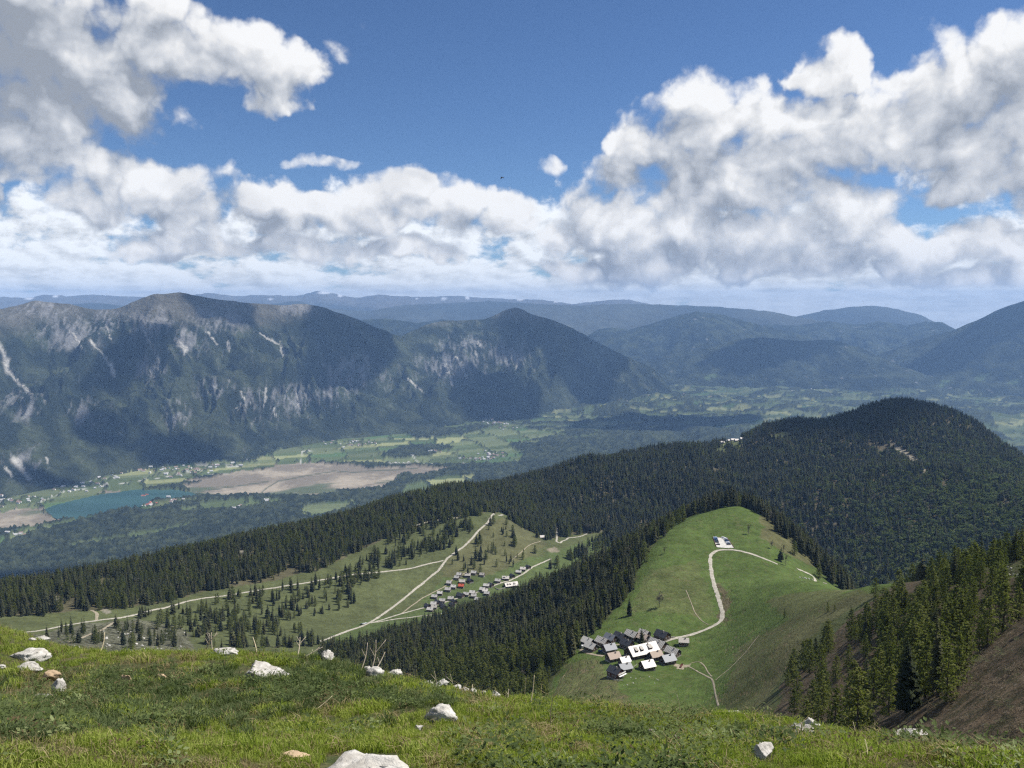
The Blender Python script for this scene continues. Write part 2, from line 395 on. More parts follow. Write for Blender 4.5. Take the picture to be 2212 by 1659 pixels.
ZV = -1400.0
def C3(*c): return np.array(c, float)
FOREST, FOREST2 = C3(.014, .019, .011), C3(.040, .048, .025)
ROCK, SCREE, ALPINE = C3(.20, .195, .19), C3(.40, .38, .34), C3(.100, .093, .075)
def lerp3(a, b, t): return a + (b-a)*t[..., None]

def mountain(name, crest, foot, nc, nr, seed, amp, spur, cover, mat, prof=1.15, zf=ZV, back=0.7, jag=20.0, taper=(.05, .05), rs=1.0):
    crest = np.array(crest, float)*np.array([1, 1, rs]); foot = np.array(foot, float)*np.array([1, rs])
    ca, ct = az_t(crest[:, 0], crest[:, 1]); fa, _ = az_t(foot[:, 0], 950)
    A = np.linspace(ca[0], ca[-1], nc)
    def smooth(y):
        k = np.hanning(max(3, nc//90*2+1)); k /= k.sum(); h = len(k)//2
        return np.convolve(np.pad(y, h, mode='edge'), k, 'valid')
    tt = smooth(np.interp(A, ca, ct)); Rc = smooth(np.interp(A, ca, crest[:, 2])); Rf = smooth(np.interp(A, fa, foot[:, 1]))
    zc = tt*Rc
    q01 = np.linspace(0, 1, nc); zc = zf-40 + (zc-zf+40)*sstep(0, taper[0]+1e-6, q01)*sstep(0, taper[1]+1e-6, 1-q01)
    s = np.concatenate([np.linspace(-0.06, 1, nr) , 1+back*np.linspace(0, 1, nr//4)[1:]])
    SS, AA = np.meshgrid(s, A, indexing='ij')
    R = Rf + (Rc-Rf)*SS
    X, Y = R*np.sin(AA), R*np.cos(AA)
    pr = np.where(SS <= 1, np.sign(SS)*np.abs(SS)**prof, 1-(SS-1)*1.15)
    Z = zf + (zc-zf)*pr
    dz = zc-zf
    wp = fbm(X/1500, Y/1500, seed+5, 3)*600
    wcoord = AA*(Rc+Rf)/2
    rg = ridged((wcoord+wp)/spur, SS*1.1+wp/2500, seed, 5, 0.52)
    env = np.clip(np.sin(np.pi*np.clip(SS, 0, 1)), 0, 1)**1.1
    Z = Z + env*(rg-0.62)*amp*dz
    Z = Z + (fbm(X/260, Y/260, seed+9, 4)*jag)*np.clip(SS*3, 0, 1)
    if amp > .29: Z = Z + env*(ridged(X/330+wp/300, Y/330, seed+19, 4)-.55)*95
    U, V = project(X, Y, Z)
    cv = cover(X, Y, Z, U, V, SS, rg)
    return make_obj(name, np.stack([X.ravel(), Y.ravel(), Z.ravel()], 1), grid_faces(len(s), nc), mat, smooth=True,
                    attrs={'cover': cv.reshape(-1, 3)}, kind='structure')

SCREES = [([(-30,735),(2,752),(12,775),(18,800)],13),([(18,800),(40,828),(70,852)],6),([(195,735),(225,770),(242,800)],4),([(150,712),(178,752)],3),
 ([(240,785),(246,812)],5),([(385,740),(402,752),(398,764)],9),([(448,718),(470,744)],3.5),([(492,738),(496,760)],4),([(606,740),(612,770)],5),([(560,718),(600,745)],3),
 ([(985,772),(998,790),(1008,816)],5),([(965,788),(972,815),(976,830)],4),([(878,816),(914,848)],3),([(1120,772),(1114,796)],4),([(1026,758),(1032,770)],4),
 ([(1030,738),(1040,748)],4),([(30,992),(48,1012),(62,1030)],14),([(12,1010),(28,1028)],6),([(100,988),(104,1000)],4),([(330,745),(345,790)],4),([(300,690),(330,760)],3),
 ([(520,845),(535,880)],3),([(575,838),(570,880)],3),([(590,880),(596,900)],3),([(640,850),(650,890)],3),([(505,880),(540,870)],2),([(228,700),(240,735)],2.5)]
ROCKY = [(90,668,70,30),(150,720,70,50),(230,690,40,30),(400,735,55,45),(330,800,50,40),(560,870,80,50),(640,860,50,50),(760,810,90,50),(700,850,70,50),(980,790,90,45),(1100,770,60,40),
 (60,1000,60,40),(460,840,60,40),(380,900,40,40),(640,665,70,20),(480,690,80,30),(1000,745,60,20),(50,880,60,40),(180,900,50,40),(330,700,60,40)]
def cover_left(X, Y, Z, U, V, SS, rg):
    n1 = fbm(X/900, Y/900, 41, 4); n2 = fbm(X/220, Y/220, 42, 4); n3 = fbm(X/60, (Y+Z)/140, 43, 3)
    c = lerp3(FOREST+0*n1[..., None], FOREST2, sstep(-.25, .35, n2+n1*.5))
    c = lerp3(c, C3(.058, .070, .038), 0.6*sstep(.25, .5, n2+0.4*n3))
    up = sstep(-330, -60, Z + n1*220 + n2*120)
    c = lerp3(c, ALPINE, up*0.85*(U < 1300))
    rk = np.zeros(U.shape)
    for (a, b, ra, rb) in ROCKY:
        rk = np.maximum(rk, np.clip(1.3-np.hypot((U-a)/ra, (V-b)/rb), 0, 1))
    st = fbm((X*0.9+Y*0.2)/55, (Z)/260, 47, 4)       # streaks that run down the face
    m = 0.75*sstep(.12, .55, st*0.9 + n2*0.35 + rk*0.55 - 0.34 + 0.15*sstep(.1, .9, SS)*(rk > 0))
    s2 = fbm((X*0.92+Y*0.15+n2*60)/26, (Z+n1*200)/130, 48, 4, .6)
    m = np.maximum(m, 0.8*sstep(.16, .5, s2+0.45*n2+0.30*rk+0.22*np.clip(SS, 0, 1)-0.22))
    c = lerp3(c, ROCK*(0.9+0.45*n3[..., None]), np.clip(m*(0.40+rk*.8), 0, .85))
    for line, w_ in SCREES:
        d = segdist(U + n3*4 + s2*7, V + n2*6, line)
        c = lerp3(c, SCREE, 0.85*(1-sstep(w_*0.15, w_*0.9, d + np.abs(n2)*w_*.8 + s2*w_*.5)))
    return c
def cover_hill(X, Y, Z, U, V, SS, rg):
    n1 = fbm(X/1400, Y/1400, 51, 4); n2 = fbm(X/260, Y/260, 52, 4)
    c = lerp3(FOREST+0*n1[..., None], FOREST2, sstep(-.3, .4, n2+n1*.5))
    c = lerp3(c, C3(.11, .16, .06), 0.8*sstep(.30, .42, n2*0.8+n1*0.4)*sstep(0.6, 0.0, SS))
    st = fbm(X/120, (Y+Z)/300, 57, 4)
    c = lerp3(c, ROCK, 0.7*sstep(.42, .6, st+0.25*SS*n1))
    return c
def cover_far(X, Y, Z, U, V, SS, rg):
    n1 = fbm(X/3500, Y/3500, 61, 5); n2 = fbm(X/900, Y/900, 62, 4)
    c = lerp3(C3(.035,.042,.040)+0*n1[..., None], C3(.060,.066,.055), sstep(-.3, .3, n1))
    c = lerp3(c, C3(.14, .15, .10), 0.8*sstep(.22, .4, n2+n1*.3)*sstep(.75, .2, SS))
    return c
def cover_farthest(X, Y, Z, U, V, SS, rg):
    n1 = fbm(X/3500, Y/3500, 71, 5); n2 = fbm(X/1100, Y/1100, 72, 4)
    c = lerp3(FOREST+0*n1[..., None], ALPINE, sstep(.3, .8, SS+n1*.4))
    for (a, b, w_) in [(700,632,14),(1168,644,7),(1122,648,9),(62,645,12),(120,640,9),(735,640,7),(960,645,8),(1010,643,6),(900,645,5),(585,645,6),(1200,650,5)]:
        c = lerp3(c, C3(.6, .62, .66), .8*sstep(.9, .3, np.hypot((U-a)/w_, (V-b)/4.0)+n2*1.2))
    return c

mountain('left_massif', [(-260,690,8600),(-120,672,8900),(0,668,9200),(35,660,9300),(75,649,9400),(125,653,9450),(150,656,9500),(200,668,9600),(255,667,9650),(300,647,9700),(335,635,9700),(390,632,9800),(420,637,9850),(470,648,9950),(540,655,10100),(600,659,10250),(650,656,10350),(690,662,10450),(740,678,10600),(800,702,10800),(850,722,11000),(900,735,11300),(960,760,11600)],
   [(-260,6400),(0,6950),(150,7250),(300,7600),(450,7850),(560,8050),(700,8600),(850,9200),(960,9700)], 560, 230, 101, 0.36, 760.0, cover_left, M_MOUNT, taper=(0, .06))
mountain('middle_massif', [(640,800,9600),(780,760,10300),(850,733,11000),(880,720,11200),(920,702,11500),(960,693,11700),(1050,689,12000),(1080,675,12050),(1098,667,12050),(1112,664,12100),(1130,668,12100),(1150,678,12150),(1200,694,12300),(1250,716,12500),(1320,755,12700),(1400,790,12900),(1480,830,13100)],
   [(640,8700),(780,8800),(900,9050),(1000,9500),(1100,10100),(1200,10700),(1300,11700),(1400,12300),(1480,12700)], 420, 190, 131, 0.32, 720.0, cover_left, M_MOUNT, prof=1.05, taper=(.16, .08))
mountain('right_hills', [(1180,765,14500),(1240,742,15200),(1290,712,15600),(1320,706,15700),(1360,712,15800),(1430,692,16000),(1470,680,16000),(1505,672,16000),(1560,679,16100),(1640,702,16300),(1720,720,16600),(1800,742,16900),(1900,790,17500)],
   [(1180,13300),(1300,13200),(1500,12800),(1700,13000),(1900,13400)], 320, 130, 151, 0.26, 1100.0, cover_hill, M_MOUNT, prof=0.95, rs=1.14)
mountain('wooded_hill', [(1380,800,12700),(1450,765,13000),(1500,748,13100),(1560,740,13100),(1640,728,13100),(1720,737,13100),(1800,734,13000),(1860,752,13000),(1930,785,12900),(1990,805,12800),(2060,830,12700)],
   [(1380,12000),(1500,11900),(1700,11900),(1900,12000),(2060,12300)], 260, 110, 171, 0.25, 850.0, cover_hill, M_MOUNT, prof=0.9, rs=1.2)
mountain('back_hills', [(1600,722,20000),(1660,700,20000),(1720,703,20000),(1790,694,20000),(1850,702,20000),(1900,694,20000),(1960,703,20000),(2000,694,20000),(2035,696,20000),(2065,712,20000),(2130,745,19500)],
   [(1600,17500),(1850,16500),(2130,16500)], 240, 90, 181, 0.3, 1100.0, cover_hill, M_MOUNT, prof=0.9, rs=1.06)
mountain('right_massif', [(1820,800,14800),(1900,765,15000),(1980,735,15000),(2060,713,15000),(2110,692,15000),(2160,667,15000),(2212,650,15000),(2300,622,15000),(2450,600,15000)],
   [(1820,13600),(2000,13000),(2212,12300),(2450,11500)], 240, 120, 191, 0.22, 1300.0, cover_hill, M_MOUNT, prof=1.1, taper=(.06, 0), rs=1.14)
mountain('shoulder_hills', [(560,720,17000),(700,700,17000),(790,690,17000),(830,688,17000),(900,697,17000),(960,690,17000),(1020,700,17000),(1120,740,17000),(1240,715,17500),(1300,730,17500)],
   [(560,14000),(900,14000),(1300,15000)], 220, 70, 201, 0.2, 1500.0, cover_hill, M_MOUNT)
mountain('blue_range', [(-200,690,26000),(0,668,26000),(100,660,26000),(200,655,26000),(300,662,26000),(430,655,27000),(560,660,27000),(640,650,27000),(720,668,27000),(800,672,27000),(860,660,27000),(960,655,27000),(1060,650,27000),(1150,656,27000),(1250,660,27000),(1340,655,27000),(1420,658,27000),(1500,660,27000),(1580,665,27000),(1660,672,27000),(1720,684,27000),(1800,698,26000),(1900,720,26000)],
   [(-200,19000),(1000,19000),(1900,21000)], 320, 90, 211, 0.22, 3000.0, cover_far, M_FAR, prof=0.9, jag=30, rs=.86)
mountain('dome_mountain', [(1600,710,33000),(1720,684,33000),(1780,671,33000),(1840,663,33000),(1890,660,33000),(1940,668,33000),(1990,681,33000),(2030,700,33000),(2080,725,33000)],
   [(1600,27000),(2080,27000)], 160, 50, 221, 0.15, 3500.0, cover_far, M_FAR, prof=0.9, jag=25, rs=.82)
mountain('far_range', [(-250,650,40000),(-60,648,40000),(0,641,40000),(60,644,40000),(100,636,40000),(150,640,40000),(200,636,40000),(260,640,40000),(330,642,40000),(400,640,40000),(450,632,40000),(510,640,40000),(570,637,40000),(640,640,40000),(690,627,40000),(730,636,40000),(770,644,40000),(810,636,40000),(860,640,40000),(905,641,40000),(950,640,40000),(990,639,40000),(1040,643,40000),(1100,646,40000),(1165,647,40000),(1240,657,40000),(1310,648,40000),(1360,647,40000),(1410,659,40000),(1500,668,40000),(1620,690,40000)],
   [(-250,31000),(1620,31000)], 420, 60, 231, 0.18, 3500.0, cover_farthest, M_FAR, prof=0.8, jag=35, rs=.80)

# ------------------------------------------------------------------ valley floor
NVA, NVR = 900, 430
VA = np.linspace(math.radians(-42), math.radians(42), NVA)
VT = np.concatenate([np.linspace(-0.52, -0.105, 330), np.linspace(-0.104, -0.03, NVR-330)])
XA, XT = np.meshgrid(VA, VT); XR = ZV/XT
VX, VY = XR*np.sin(XA), XR*np.cos(XA)
VU, VV = project(VX, VY, np.full(VX.shape, ZV))
Zm = lambda L: [(x*.2232, 987.5+y*.2232) for x, y in L]
LAKE = Zm([(430,500),(480,480),(560,455),(700,420),(850,385),(960,360),(1150,335),(1300,315),(1500,310),(1700,310),(1800,325),(1880,350),(1935,372),(1850,385),(1700,395),(1600,412),(1540,402),(1480,415),(1440,450),(1330,490),(1200,500),(1080,520),(950,560),(830,585),(700,605),(560,600),(500,575),(440,535)])
MARSH = [[(385,1047),(430,1033),(500,1022),(560,1015),(620,1005),(690,1000),(750,1005),(800,1012),(860,1010),(900,1008),(970,1013),(940,1022),(880,1025),(860,1035),(850,1045),(830,1052),(760,1055),(700,1068),(640,1072),(560,1068),(480,1070),(430,1072)],
         Zm([(-100,720),(-100,610),(60,510),(300,490),(430,500),(440,560),(560,600),(400,650),(200,670)]), Zm([(940,330),(1090,305),(1140,330),(970,352)])]
OPEN = [[(540,1000),(620,965),(720,945),(800,925),(870,935),(900,950),(1000,940),(1100,915),(1150,930),(1220,932),(1180,945),(1100,960),(1130,985),(1120,1000),(1010,1003),(900,1003),(690,998),(560,1012)],
 [(-60,1110),(-60,1065),(60,1050),(150,1020),(280,1000),(420,1005),(560,1000),(560,1014),(430,1031),(380,1046),(300,1058),(200,1075),(120,1095),(90,1105)],
 [(385,1103),(451,1086),(541,1077),(569,1089),(535,1096),(451,1100),(399,1105)],[(649,1100),(680,1091),(764,1082),(772,1090),(694,1114),(660,1116)],
 [(154,1177),(214,1166),(245,1161),(330,1150),(417,1131),(413,1135),(335,1155),(245,1166),(214,1172),(154,1181)],[(94,1141),(134,1128),(201,1116),(203,1119),(156,1130),(98,1145)],[(33,1148),(67,1137),(85,1139),(74,1150),(45,1153)],
 Zm([(1300,500),(1400,460),(1500,440),(1700,415),(1900,405),(1880,425),(1700,440),(1560,490),(1400,520)]),[(-50,1175),(0,1163),(40,1158),(20,1170),(-50,1190)],
 [(880,1050),(960,1030),(1025,1028),(1015,1045),(960,1060),(900,1075),(870,1066)],[(940,1085),(1050,1050),(1060,1060),(960,1095)],
 [(1240,860),(1290,855),(1320,868),(1250,870)],[(880,905),(920,892),(980,900),(960,912)],[(890,890),(960,880),(1000,893),(920,900)],[(2140,910),(2212,900),(2300,900),(2300,975),(2200,960),(2150,930)],
 [(1640,905),(1700,893),(1740,900),(1660,912)],[(1520,845),(1640,835),(1700,842),(1560,858)],[(1800,820),(1900,812),(1960,822),(1840,830)]]
DARKWOOD = [[(820,985),(860,965),(930,960),(985,965),(930,985),(860,992)],[(1230,960),(1300,940),(1500,930),(1700,945),(1600,1000),(1200,1010),(1130,985)],[(640,1010),(700,1003),(760,1008),(700,1013)]]
TOWNS = [(50,1082,60,12),(150,1052,60,11),(235,1027,45,11),(290,1010,48,10),(365,1017,50,11),(430,1016,42,9),(485,1006,50,7),(322,1091,24,5),(380,1081,22,3),(770,958,45,7),(1065,984,32,9),(1010,992,25,4),(1060,915,38,6),(1110,925,30,4),(40,1156,20,4),(590,1083,20,4)]
jx = fbm(VX/90, VY/90, 81, 3)*3.0; jy = fbm(VX/90, VY/90, 82, 3)*1.6
PU, PV = VU+jx, VV+jy
n1 = fbm(VX/1500, VY/1500, 83, 4); n2 = fbm(VX/420, VY/420, 84, 4); n3 = fbm(VX/60, VY/60, 85, 3)
# strips of fields
rx = VX*0.93+VY*0.36; ry = -VX*0.36+VY*0.93
wx = rx + n2*160; wy = ry + n1*260
ix = np.floor(wx/330); iy = np.floor(wy/(150+0*wx) + hash01(ix.astype(np.int64), 0*ix.astype(np.int64), 5)*3)
fh = hash01(ix.astype(np.int64), iy.astype(np.int64), 6); fh2 = hash01(ix.astype(np.int64), iy.astype(np.int64), 7)
field = np.where((fh < .45)[..., None], C3(.075, .098, .040), np.where((fh < .75)[..., None], C3(.110, .130, .060), np.where((fh < .9)[..., None], C3(.20, .21, .095), C3(.065, .105, .040))))
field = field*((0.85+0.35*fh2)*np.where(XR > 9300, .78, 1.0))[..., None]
wood = lerp3(FOREST+0*n1[..., None], FOREST2, sstep(-.3, .4, n3+n2*.6))
is_open = np.zeros(VX.shape, bool)
for p in OPEN: is_open |= inpoly(PU, PV, p)
patch = (fbm(rx/950, ry/420, 86, 4) + 0.35*fbm(rx/160, ry/120, 87, 2) + 0.10*(VU > 1200)) > 0.20
is_open |= patch & (XR > 9300)
patch2 = (fbm(rx/520, ry/260, 186, 4) + 0.3*fbm(rx/120, ry/90, 187, 2)) > 0.27
is_open |= patch2 & (XR > 7600) & (VU > 1000)
hedge = ((np.abs(wx/330-np.round(wx/330)) < .035) & (fh2 > .3)) | (n3+0.3*n2 > 0.50)
for p in DARKWOOD: is_open &= ~inpoly(PU, PV, p)
town = np.zeros(VX.shape, bool)
for (a, b_, da, db) in TOWNS: town |= np.hypot((VU-a)/(da*.95), (VV-b_)/(db*.95)) < 1+n2*.5
is_open |= town; hedge |= town & (n3 > .22)
lake_m = inpoly(VU, VV, LAKE)
is_wood = (~is_open | (is_open & hedge)) & ~lake_m
marsh_m = np.zeros(VX.shape, bool)
mj = fbm(VX/260, VY/260, 91, 4)
for p in MARSH: marsh_m |= inpoly(PU+mj*26, PV+mj*7, p)
marsh_m &= ~lake_m
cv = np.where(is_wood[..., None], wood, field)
reed = lerp3(C3(.17, .145, .11)+0*n1[..., None], C3(.31, .265, .20), sstep(-.2, .35, n2+0.3*n3))
green = sstep(.0, .25, fbm(rx/700, ry/260, 88, 4)+0.016*(VV-1050)*(VU > 370)-0.10*(VU < 370))
reed = lerp3(reed, C3(.075, .095, .05), green*0.9)
rill = np.minimum(segdist(VU, VV, [(560,1068),(575,1055),(600,1040),(660,1028),(720,1018),(760,1020),(830,1016),(900,1012)], 2.0), segdist(VU, VV, [(430,1062),(500,1052),(580,1040)], 2.0))
reed = lerp3(reed, C3(.05, .065, .035), 0.8*(1-sstep(1.0, 3.0, rill)))
cv = np.where(marsh_m[..., None], reed, cv)
is_wood &= ~marsh_m
roads = 1-sstep(0.6, 1.6, np.minimum.reduce([segdist(VU, VV, l, 2.2) for l in ([(650,1000),(652,975),(700,972)],[(960,1066),(1020,1038)],[(840,1005),(900,1002),(1010,1003)],[(80,1090),(140,1062),(330,1035),(460,1012),(560,1003)],[(890,985),(905,1000)])]))
cv = lerp3(cv, C3(.42, .41, .37), roads*0.85)
shore = inpoly(VU, VV, OPEN[1])
cv = np.where((shore & (fh2 > .86) & ~is_wood)[..., None], cv*0+C3(.18, .18, .15), cv)
vr = np.random.default_rng(8).normal(0, 1, VX.shape)
cv = cv*(1+is_wood*np.clip(vr, -2, 2)*.22)[..., None]
VZ = ZV + is_wood*(17+9*n3+5.5*np.clip(vr, -2, 2)*(XR < 9000)) - lake_m*14.0
VZ = VZ + sstep(5200, 4200, XR)*70*(0.4+0.6*n2)*(~is_open)*(VU < 900)
VZ = VZ + np.maximum(sstep(8800, 10500, XR), sstep(6800, 7800, XR)*sstep(1100, 1250, VU))*np.clip(n1+0.5*n2+0.1, 0, 1)*150
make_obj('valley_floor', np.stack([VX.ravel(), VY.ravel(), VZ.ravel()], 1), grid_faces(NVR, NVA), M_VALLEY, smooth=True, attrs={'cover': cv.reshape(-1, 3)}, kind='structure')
def vground(x, y):
    R = np.hypot(x, y); i = int(np.clip(np.searchsorted(VT, ZV/R), 1, NVR-1)); j = int(np.clip((math.atan2(x, y)-VA[0])/(VA[1]-VA[0]), 0, NVA-1)); return float(VZ[max(0, i-1):i+1, j].min())
def vpick(u, v, z=ZV):
    a, t = az_t(u, v); R = z/float(t); return R*math.sin(float(a)), R*math.cos(float(a)), z
m, nt, b = new_mat('lake_water')
ge = nt.new('ShaderNodeNewGeometry')
nw = nt.noise(nt.vmath('MULTIPLY', ge.outputs['Position'], (0.6, 2.0, 1.0)), 0.0016, 3.0, 0.5)
nt.l.new(nt.mix(nt.ramp(nw, .42, .62), (.030, .075, .074, 1), (.042, .098, .094, 1)), b.inputs['Base Color'])
b.inputs['Roughness'].default_value = 0.28; b.inputs['Specular IOR Level'].default_value = 0.4
lv = [vpick(u, v, ZV-3.0) for u, v in [(u+(-3 if u < 200 else 3)*0, v) for u, v in LAKE]]
make_obj('lake', lv, [list(range(len(lv)))[::-1]], m, kind='structure')
# ------------------------------------------------------------------ near mountain: mesh and cover
ml = np.concatenate([np.linspace(math.log(0.9), math.log(30), 150), np.linspace(math.log(30), math.log(350), 90)[1:],
                     np.linspace(math.log(350), math.log(1800), 400)[1:], np.linspace(math.log(1800), math.log(4690), 130)[1:]])
ma = np.linspace(AZ[0], AZ[-1], 620)
NA, NL = len(ma), len(ml)
MA, ML = np.meshgrid(ma, ml); MR = np.exp(ML)
MX, MY = MR*np.sin(MA), MR*np.cos(MA)
MZ = _bil(GZ, MA, MR)
MU, MV = project(MX, MY, MZ)
e1 = fbm(MX/45, MY/45, 301, 4); e2 = fbm(MX/14, MY/14, 302, 3); e3 = fbm(MX/200, MY/200, 303, 3)
jit = np.clip(900/MR, .3, 1.5)
JU, JV = MU + (e1*22+e2*8)*jit, MV + (fbm(MX/45, MY/45, 305, 4)*16)*jit
def zone(poly, r0, r1): return inpoly(JU, JV, poly) & (MR > r0) & (MR < r1)
PASTURE, PALE, OLIVE, LUSH = C3(.066, .097, .026), C3(.102, .095, .048), C3(.074, .085, .036), C3(.070, .094, .033)
FLOOR, BROWN, STONY = C3(.082, .070, .043), C3(.092, .070, .046), C3(.145, .135, .115)
cv = np.broadcast_to(OLIVE, MX.shape+(3,)).copy()
def paint(mask, colr, k=1.0):
    global cv
    cv = lerp3(cv, colr, mask.astype(float)*k)
paint(MR > 1900, FLOOR)
HILL = [(1590,1070),(1680,1090),(1760,1160),(1850,1250),(1940,1262),(1800,1300),(1700,1370),(1640,1470),(1620,1600),(1180,1600),(1180,1500),(1210,1420),(1270,1370),(1340,1300),(1390,1210),(1440,1140),(1540,1090)]
paint(zone(HILL, 400, 1250), PASTURE)
paint(zone([(1640,1100),(1700,1130),(1790,1210),(1850,1255),(1780,1235),(1700,1200),(1640,1160)], 850, 1250), PALE, .8)
paint(zone([(1640,1290),(1800,1275),(1900,1280),(1760,1360),(1690,1440),(1660,1560),(1540,1580),(1580,1450),(1600,1400),(1700,1330)], 380, 700), PALE, .55)
paint(zone([(1546,1260),(1562,1265),(1574,1310),(1570,1340),(1562,1340)], 600, 900), BROWN, .8)
paint(zone([(1215,1430),(1290,1420),(1330,1470),(1400,1560),(1180,1560)], 400, 660), PALE, .55)
paint(zone([(1400,1230),(1500,1210),(1530,1260),(1545,1340),(1450,1330),(1370,1320)], 600, 900), PALE, .35)
paint(zone([(1660,1600),(1700,1470),(1850,1320),(1950,1262),(2100,1240),(2240,1190),(2500,1190),(2500,1800),(1640,1720)], 60, 700), BROWN)
paint(zone([(2080,1190),(2300,1180),(2300,1260),(2150,1255)], 300, 700), PASTURE, .6)
paint(zone([(710,1400),(720,1372),(800,1340),(900,1310),(960,1250),(1060,1240),(1120,1215),(1230,1180),(1330,1150),(1330,1200),(1230,1250),(1100,1300),(900,1360),(760,1400)], 950, 1800), LUSH, .9)
paint(zone([(950,1230),(1000,1180),(1060,1120),(1110,1120),(1180,1180),(1130,1215),(1060,1240),(960,1250)], 1300, 1800), PALE, .55)
paint(zone([(30,1375),(150,1355),(300,1335),(400,1350),(420,1420),(300,1450),(60,1430)], 600, 1150), STONY, .5)
paint((MV < np.interp(MU, [-200,0,200,330,450,600,700,760,850,950,1050,1090,1130,1180,1250,1300,1400,2300], [1335,1330,1318,1306,1276,1252,1226,1196,1156,1122,1107,1107,1140,1165,1155,1150,1130,1130])+e1*8) & (MR > 1050), FLOOR, .8)
paint(inpoly(JU, JV, [(1903,944),(1938,962),(1982,992),(2016,1034),(1976,1004),(1932,974)]) & (MR > 2000), C3(.25, .225, .175), .95)
paint(inpoly(JU, JV, [(1660,945),(1690,932),(1715,935),(1690,950)]) & (MR > 2000), OLIVE*1.3)
paint(inpoly(JU, JV, [(1545,962),(1575,945),(1610,945),(1600,975),(1560,1000)]) & (MR > 2000), OLIVE*1.2)
for (a, b, r_) in [(925,1073,14),(950,1080,10),(1190,1090,8),(1210,1100,10),(1195,1190,10),(1330,1080,6),(1740,1060,8),(1480,1010,7),(1120,1078,7)]:
    paint((np.hypot((JU-a), (JV-b)*1.6) < r_) & (MR > 1400), C3(.20, .17, .13), .8)
for (a, b, r_) in [(290,1345,8),(440,1200,9),(520,1192,10),(505,1190,7),(120,1292,14),(230,1320,9),(85,1318,10),(700,1120,8)]:
    paint((np.hypot((JU-a), (JV-b)*2) < r_) & (MR > 900), C3(.23, .21, .17), .8)
cv = cv*(1+0.28*e1+0.22*e2+0.18*e3)[..., None]
trail = np.zeros(MX.shape)
for poly, k in (([(1590,1380),(1700,1330),(1790,1290),(1700,1400),(1680,1500),(1540,1520),(1560,1440)], 1.0), ([(1215,1430),(1290,1420),(1335,1480),(1400,1560),(1180,1560)], 1.0),
                ([(1400,1235),(1500,1230),(1545,1340),(1440,1345),(1370,1320)], .45), ([(1560,1270),(1640,1290),(1600,1340),(1570,1330)], .35), (HILL, .30), ([(1545,1240),(1570,1250),(1580,1300),(1572,1345),(1560,1350),(1558,1290)], .9)):
    trail = np.maximum(trail, k*zone(poly, 400, 1000))
rough = np.clip(zone([(1660,1600),(1700,1470),(1850,1320),(1950,1262),(2100,1240),(2240,1190),(2500,1190),(2500,1800),(1640,1720)], 60, 700)*1.0 + zone([(30,1375),(150,1355),(300,1335),(400,1350),(420,1420),(300,1450),(60,1430)], 600, 1150)*1.2, 0, 1.2)
for arr in (trail, rough):
    for _ in range(3):
        arr[1:-1] = (arr[:-2]+arr[1:-1]+arr[2:])/3; arr[:, 1:-1] = (arr[:, :-2]+arr[:, 1:-1]+arr[:, 2:])/3

m, nt, b = new_mat('pasture')
at_ = nt.new('ShaderNodeAttribute', attribute_name='cover'); tr = nt.new('ShaderNodeAttribute', attribute_name='trail'); ro = nt.new('ShaderNodeAttribute', attribute_name='rough')
ge = nt.new('ShaderNodeNewGeometry'); pos = ge.outputs['Position']
n1 = nt.noise(pos, 0.035, 6.0, 0.65); n2 = nt.noise(pos, 0.5, 4.0, 0.7)
n4 = nt.noise(pos, 0.14, 4.0, 0.65)
k = nt.math('ADD', nt.math('MULTIPLY_ADD', n1, 0.9, 0.55), nt.math('ADD', nt.math('MULTIPLY_ADD', n2, 0.8, -0.4), nt.math('MULTIPLY_ADD', n4, 0.9, -0.45)))
kv = nt.new('ShaderNodeCombineXYZ')
for i in range(3): nt.l.new(k, kv.inputs[i])
c = nt.mix(1.0, at_.outputs['Color'], kv.outputs[0], 'MULTIPLY')
# drier straw tufts between the green
c = nt.mix(nt.math('MULTIPLY', nt.ramp(nt.noise(pos, 0.22, 5.0, 0.7), .5, .72), .22), c, (.13, .115, .055, 1))
# cattle terracettes: trodden steps that follow the contour
sp = nt.new('ShaderNodeSeparateXYZ'); nt.l.new(pos, sp.inputs[0])
st = nt.ramp(nt.noise(nt.vmath('MULTIPLY', pos, (.16, .16, 1.15)), 1.0, 4.0, 0.6), .50, .62)
brk = nt.ramp(nt.noise(pos, 0.10, 3.0, 0.6), .36, .6)
tm = nt.math('MULTIPLY', nt.math('MULTIPLY', st, brk), tr.outputs['Fac'])
c = nt.mix(nt.math('MULTIPLY', tm, 0.8), c, (.155, .125, .075, 1))
# loose stones and heather on the rough slopes
vo = nt.new('ShaderNodeTexVoronoi'); nt.l.new(pos, vo.inputs['Vector']); vo.inputs['Scale'].default_value = 0.55; vo.inputs['Randomness'].default_value = 1.0
sm = nt.math('MULTIPLY', nt.ramp(vo.outputs['Distance'], .26, .12), nt.ramp(nt.noise(pos, 0.09, 5.0, 0.75), .5, .66))
c = nt.mix(nt.math('MULTIPLY', sm, ro.outputs['Fac']), c, (.27, .25, .21, 1))
c = nt.mix(nt.math('MULTIPLY', nt.math('MULTIPLY', nt.ramp(nt.noise(pos, 0.22, 7.0, 0.8), .47, .56), ro.outputs['Fac']), .8), c, (.036, .036, .020, 1))
nt.l.new(c, b.inputs['Base Color'])
bn = nt.new('ShaderNodeBump'); bn.inputs['Strength'].default_value = 1.0; bn.inputs['Distance'].default_value = 1.3
hgt = nt.math('ADD', nt.noise(pos, 0.35, 5.0, 0.7), nt.math('MULTIPLY', nt.math('MULTIPLY', st, tr.outputs['Fac']), -0.5))
nt.l.new(hgt, bn.inputs['Height']); nt.l.new(bn.outputs[0], b.inputs['Normal'])
b.inputs['Specular IOR Level'].default_value = 0.03
M_PASTURE = m

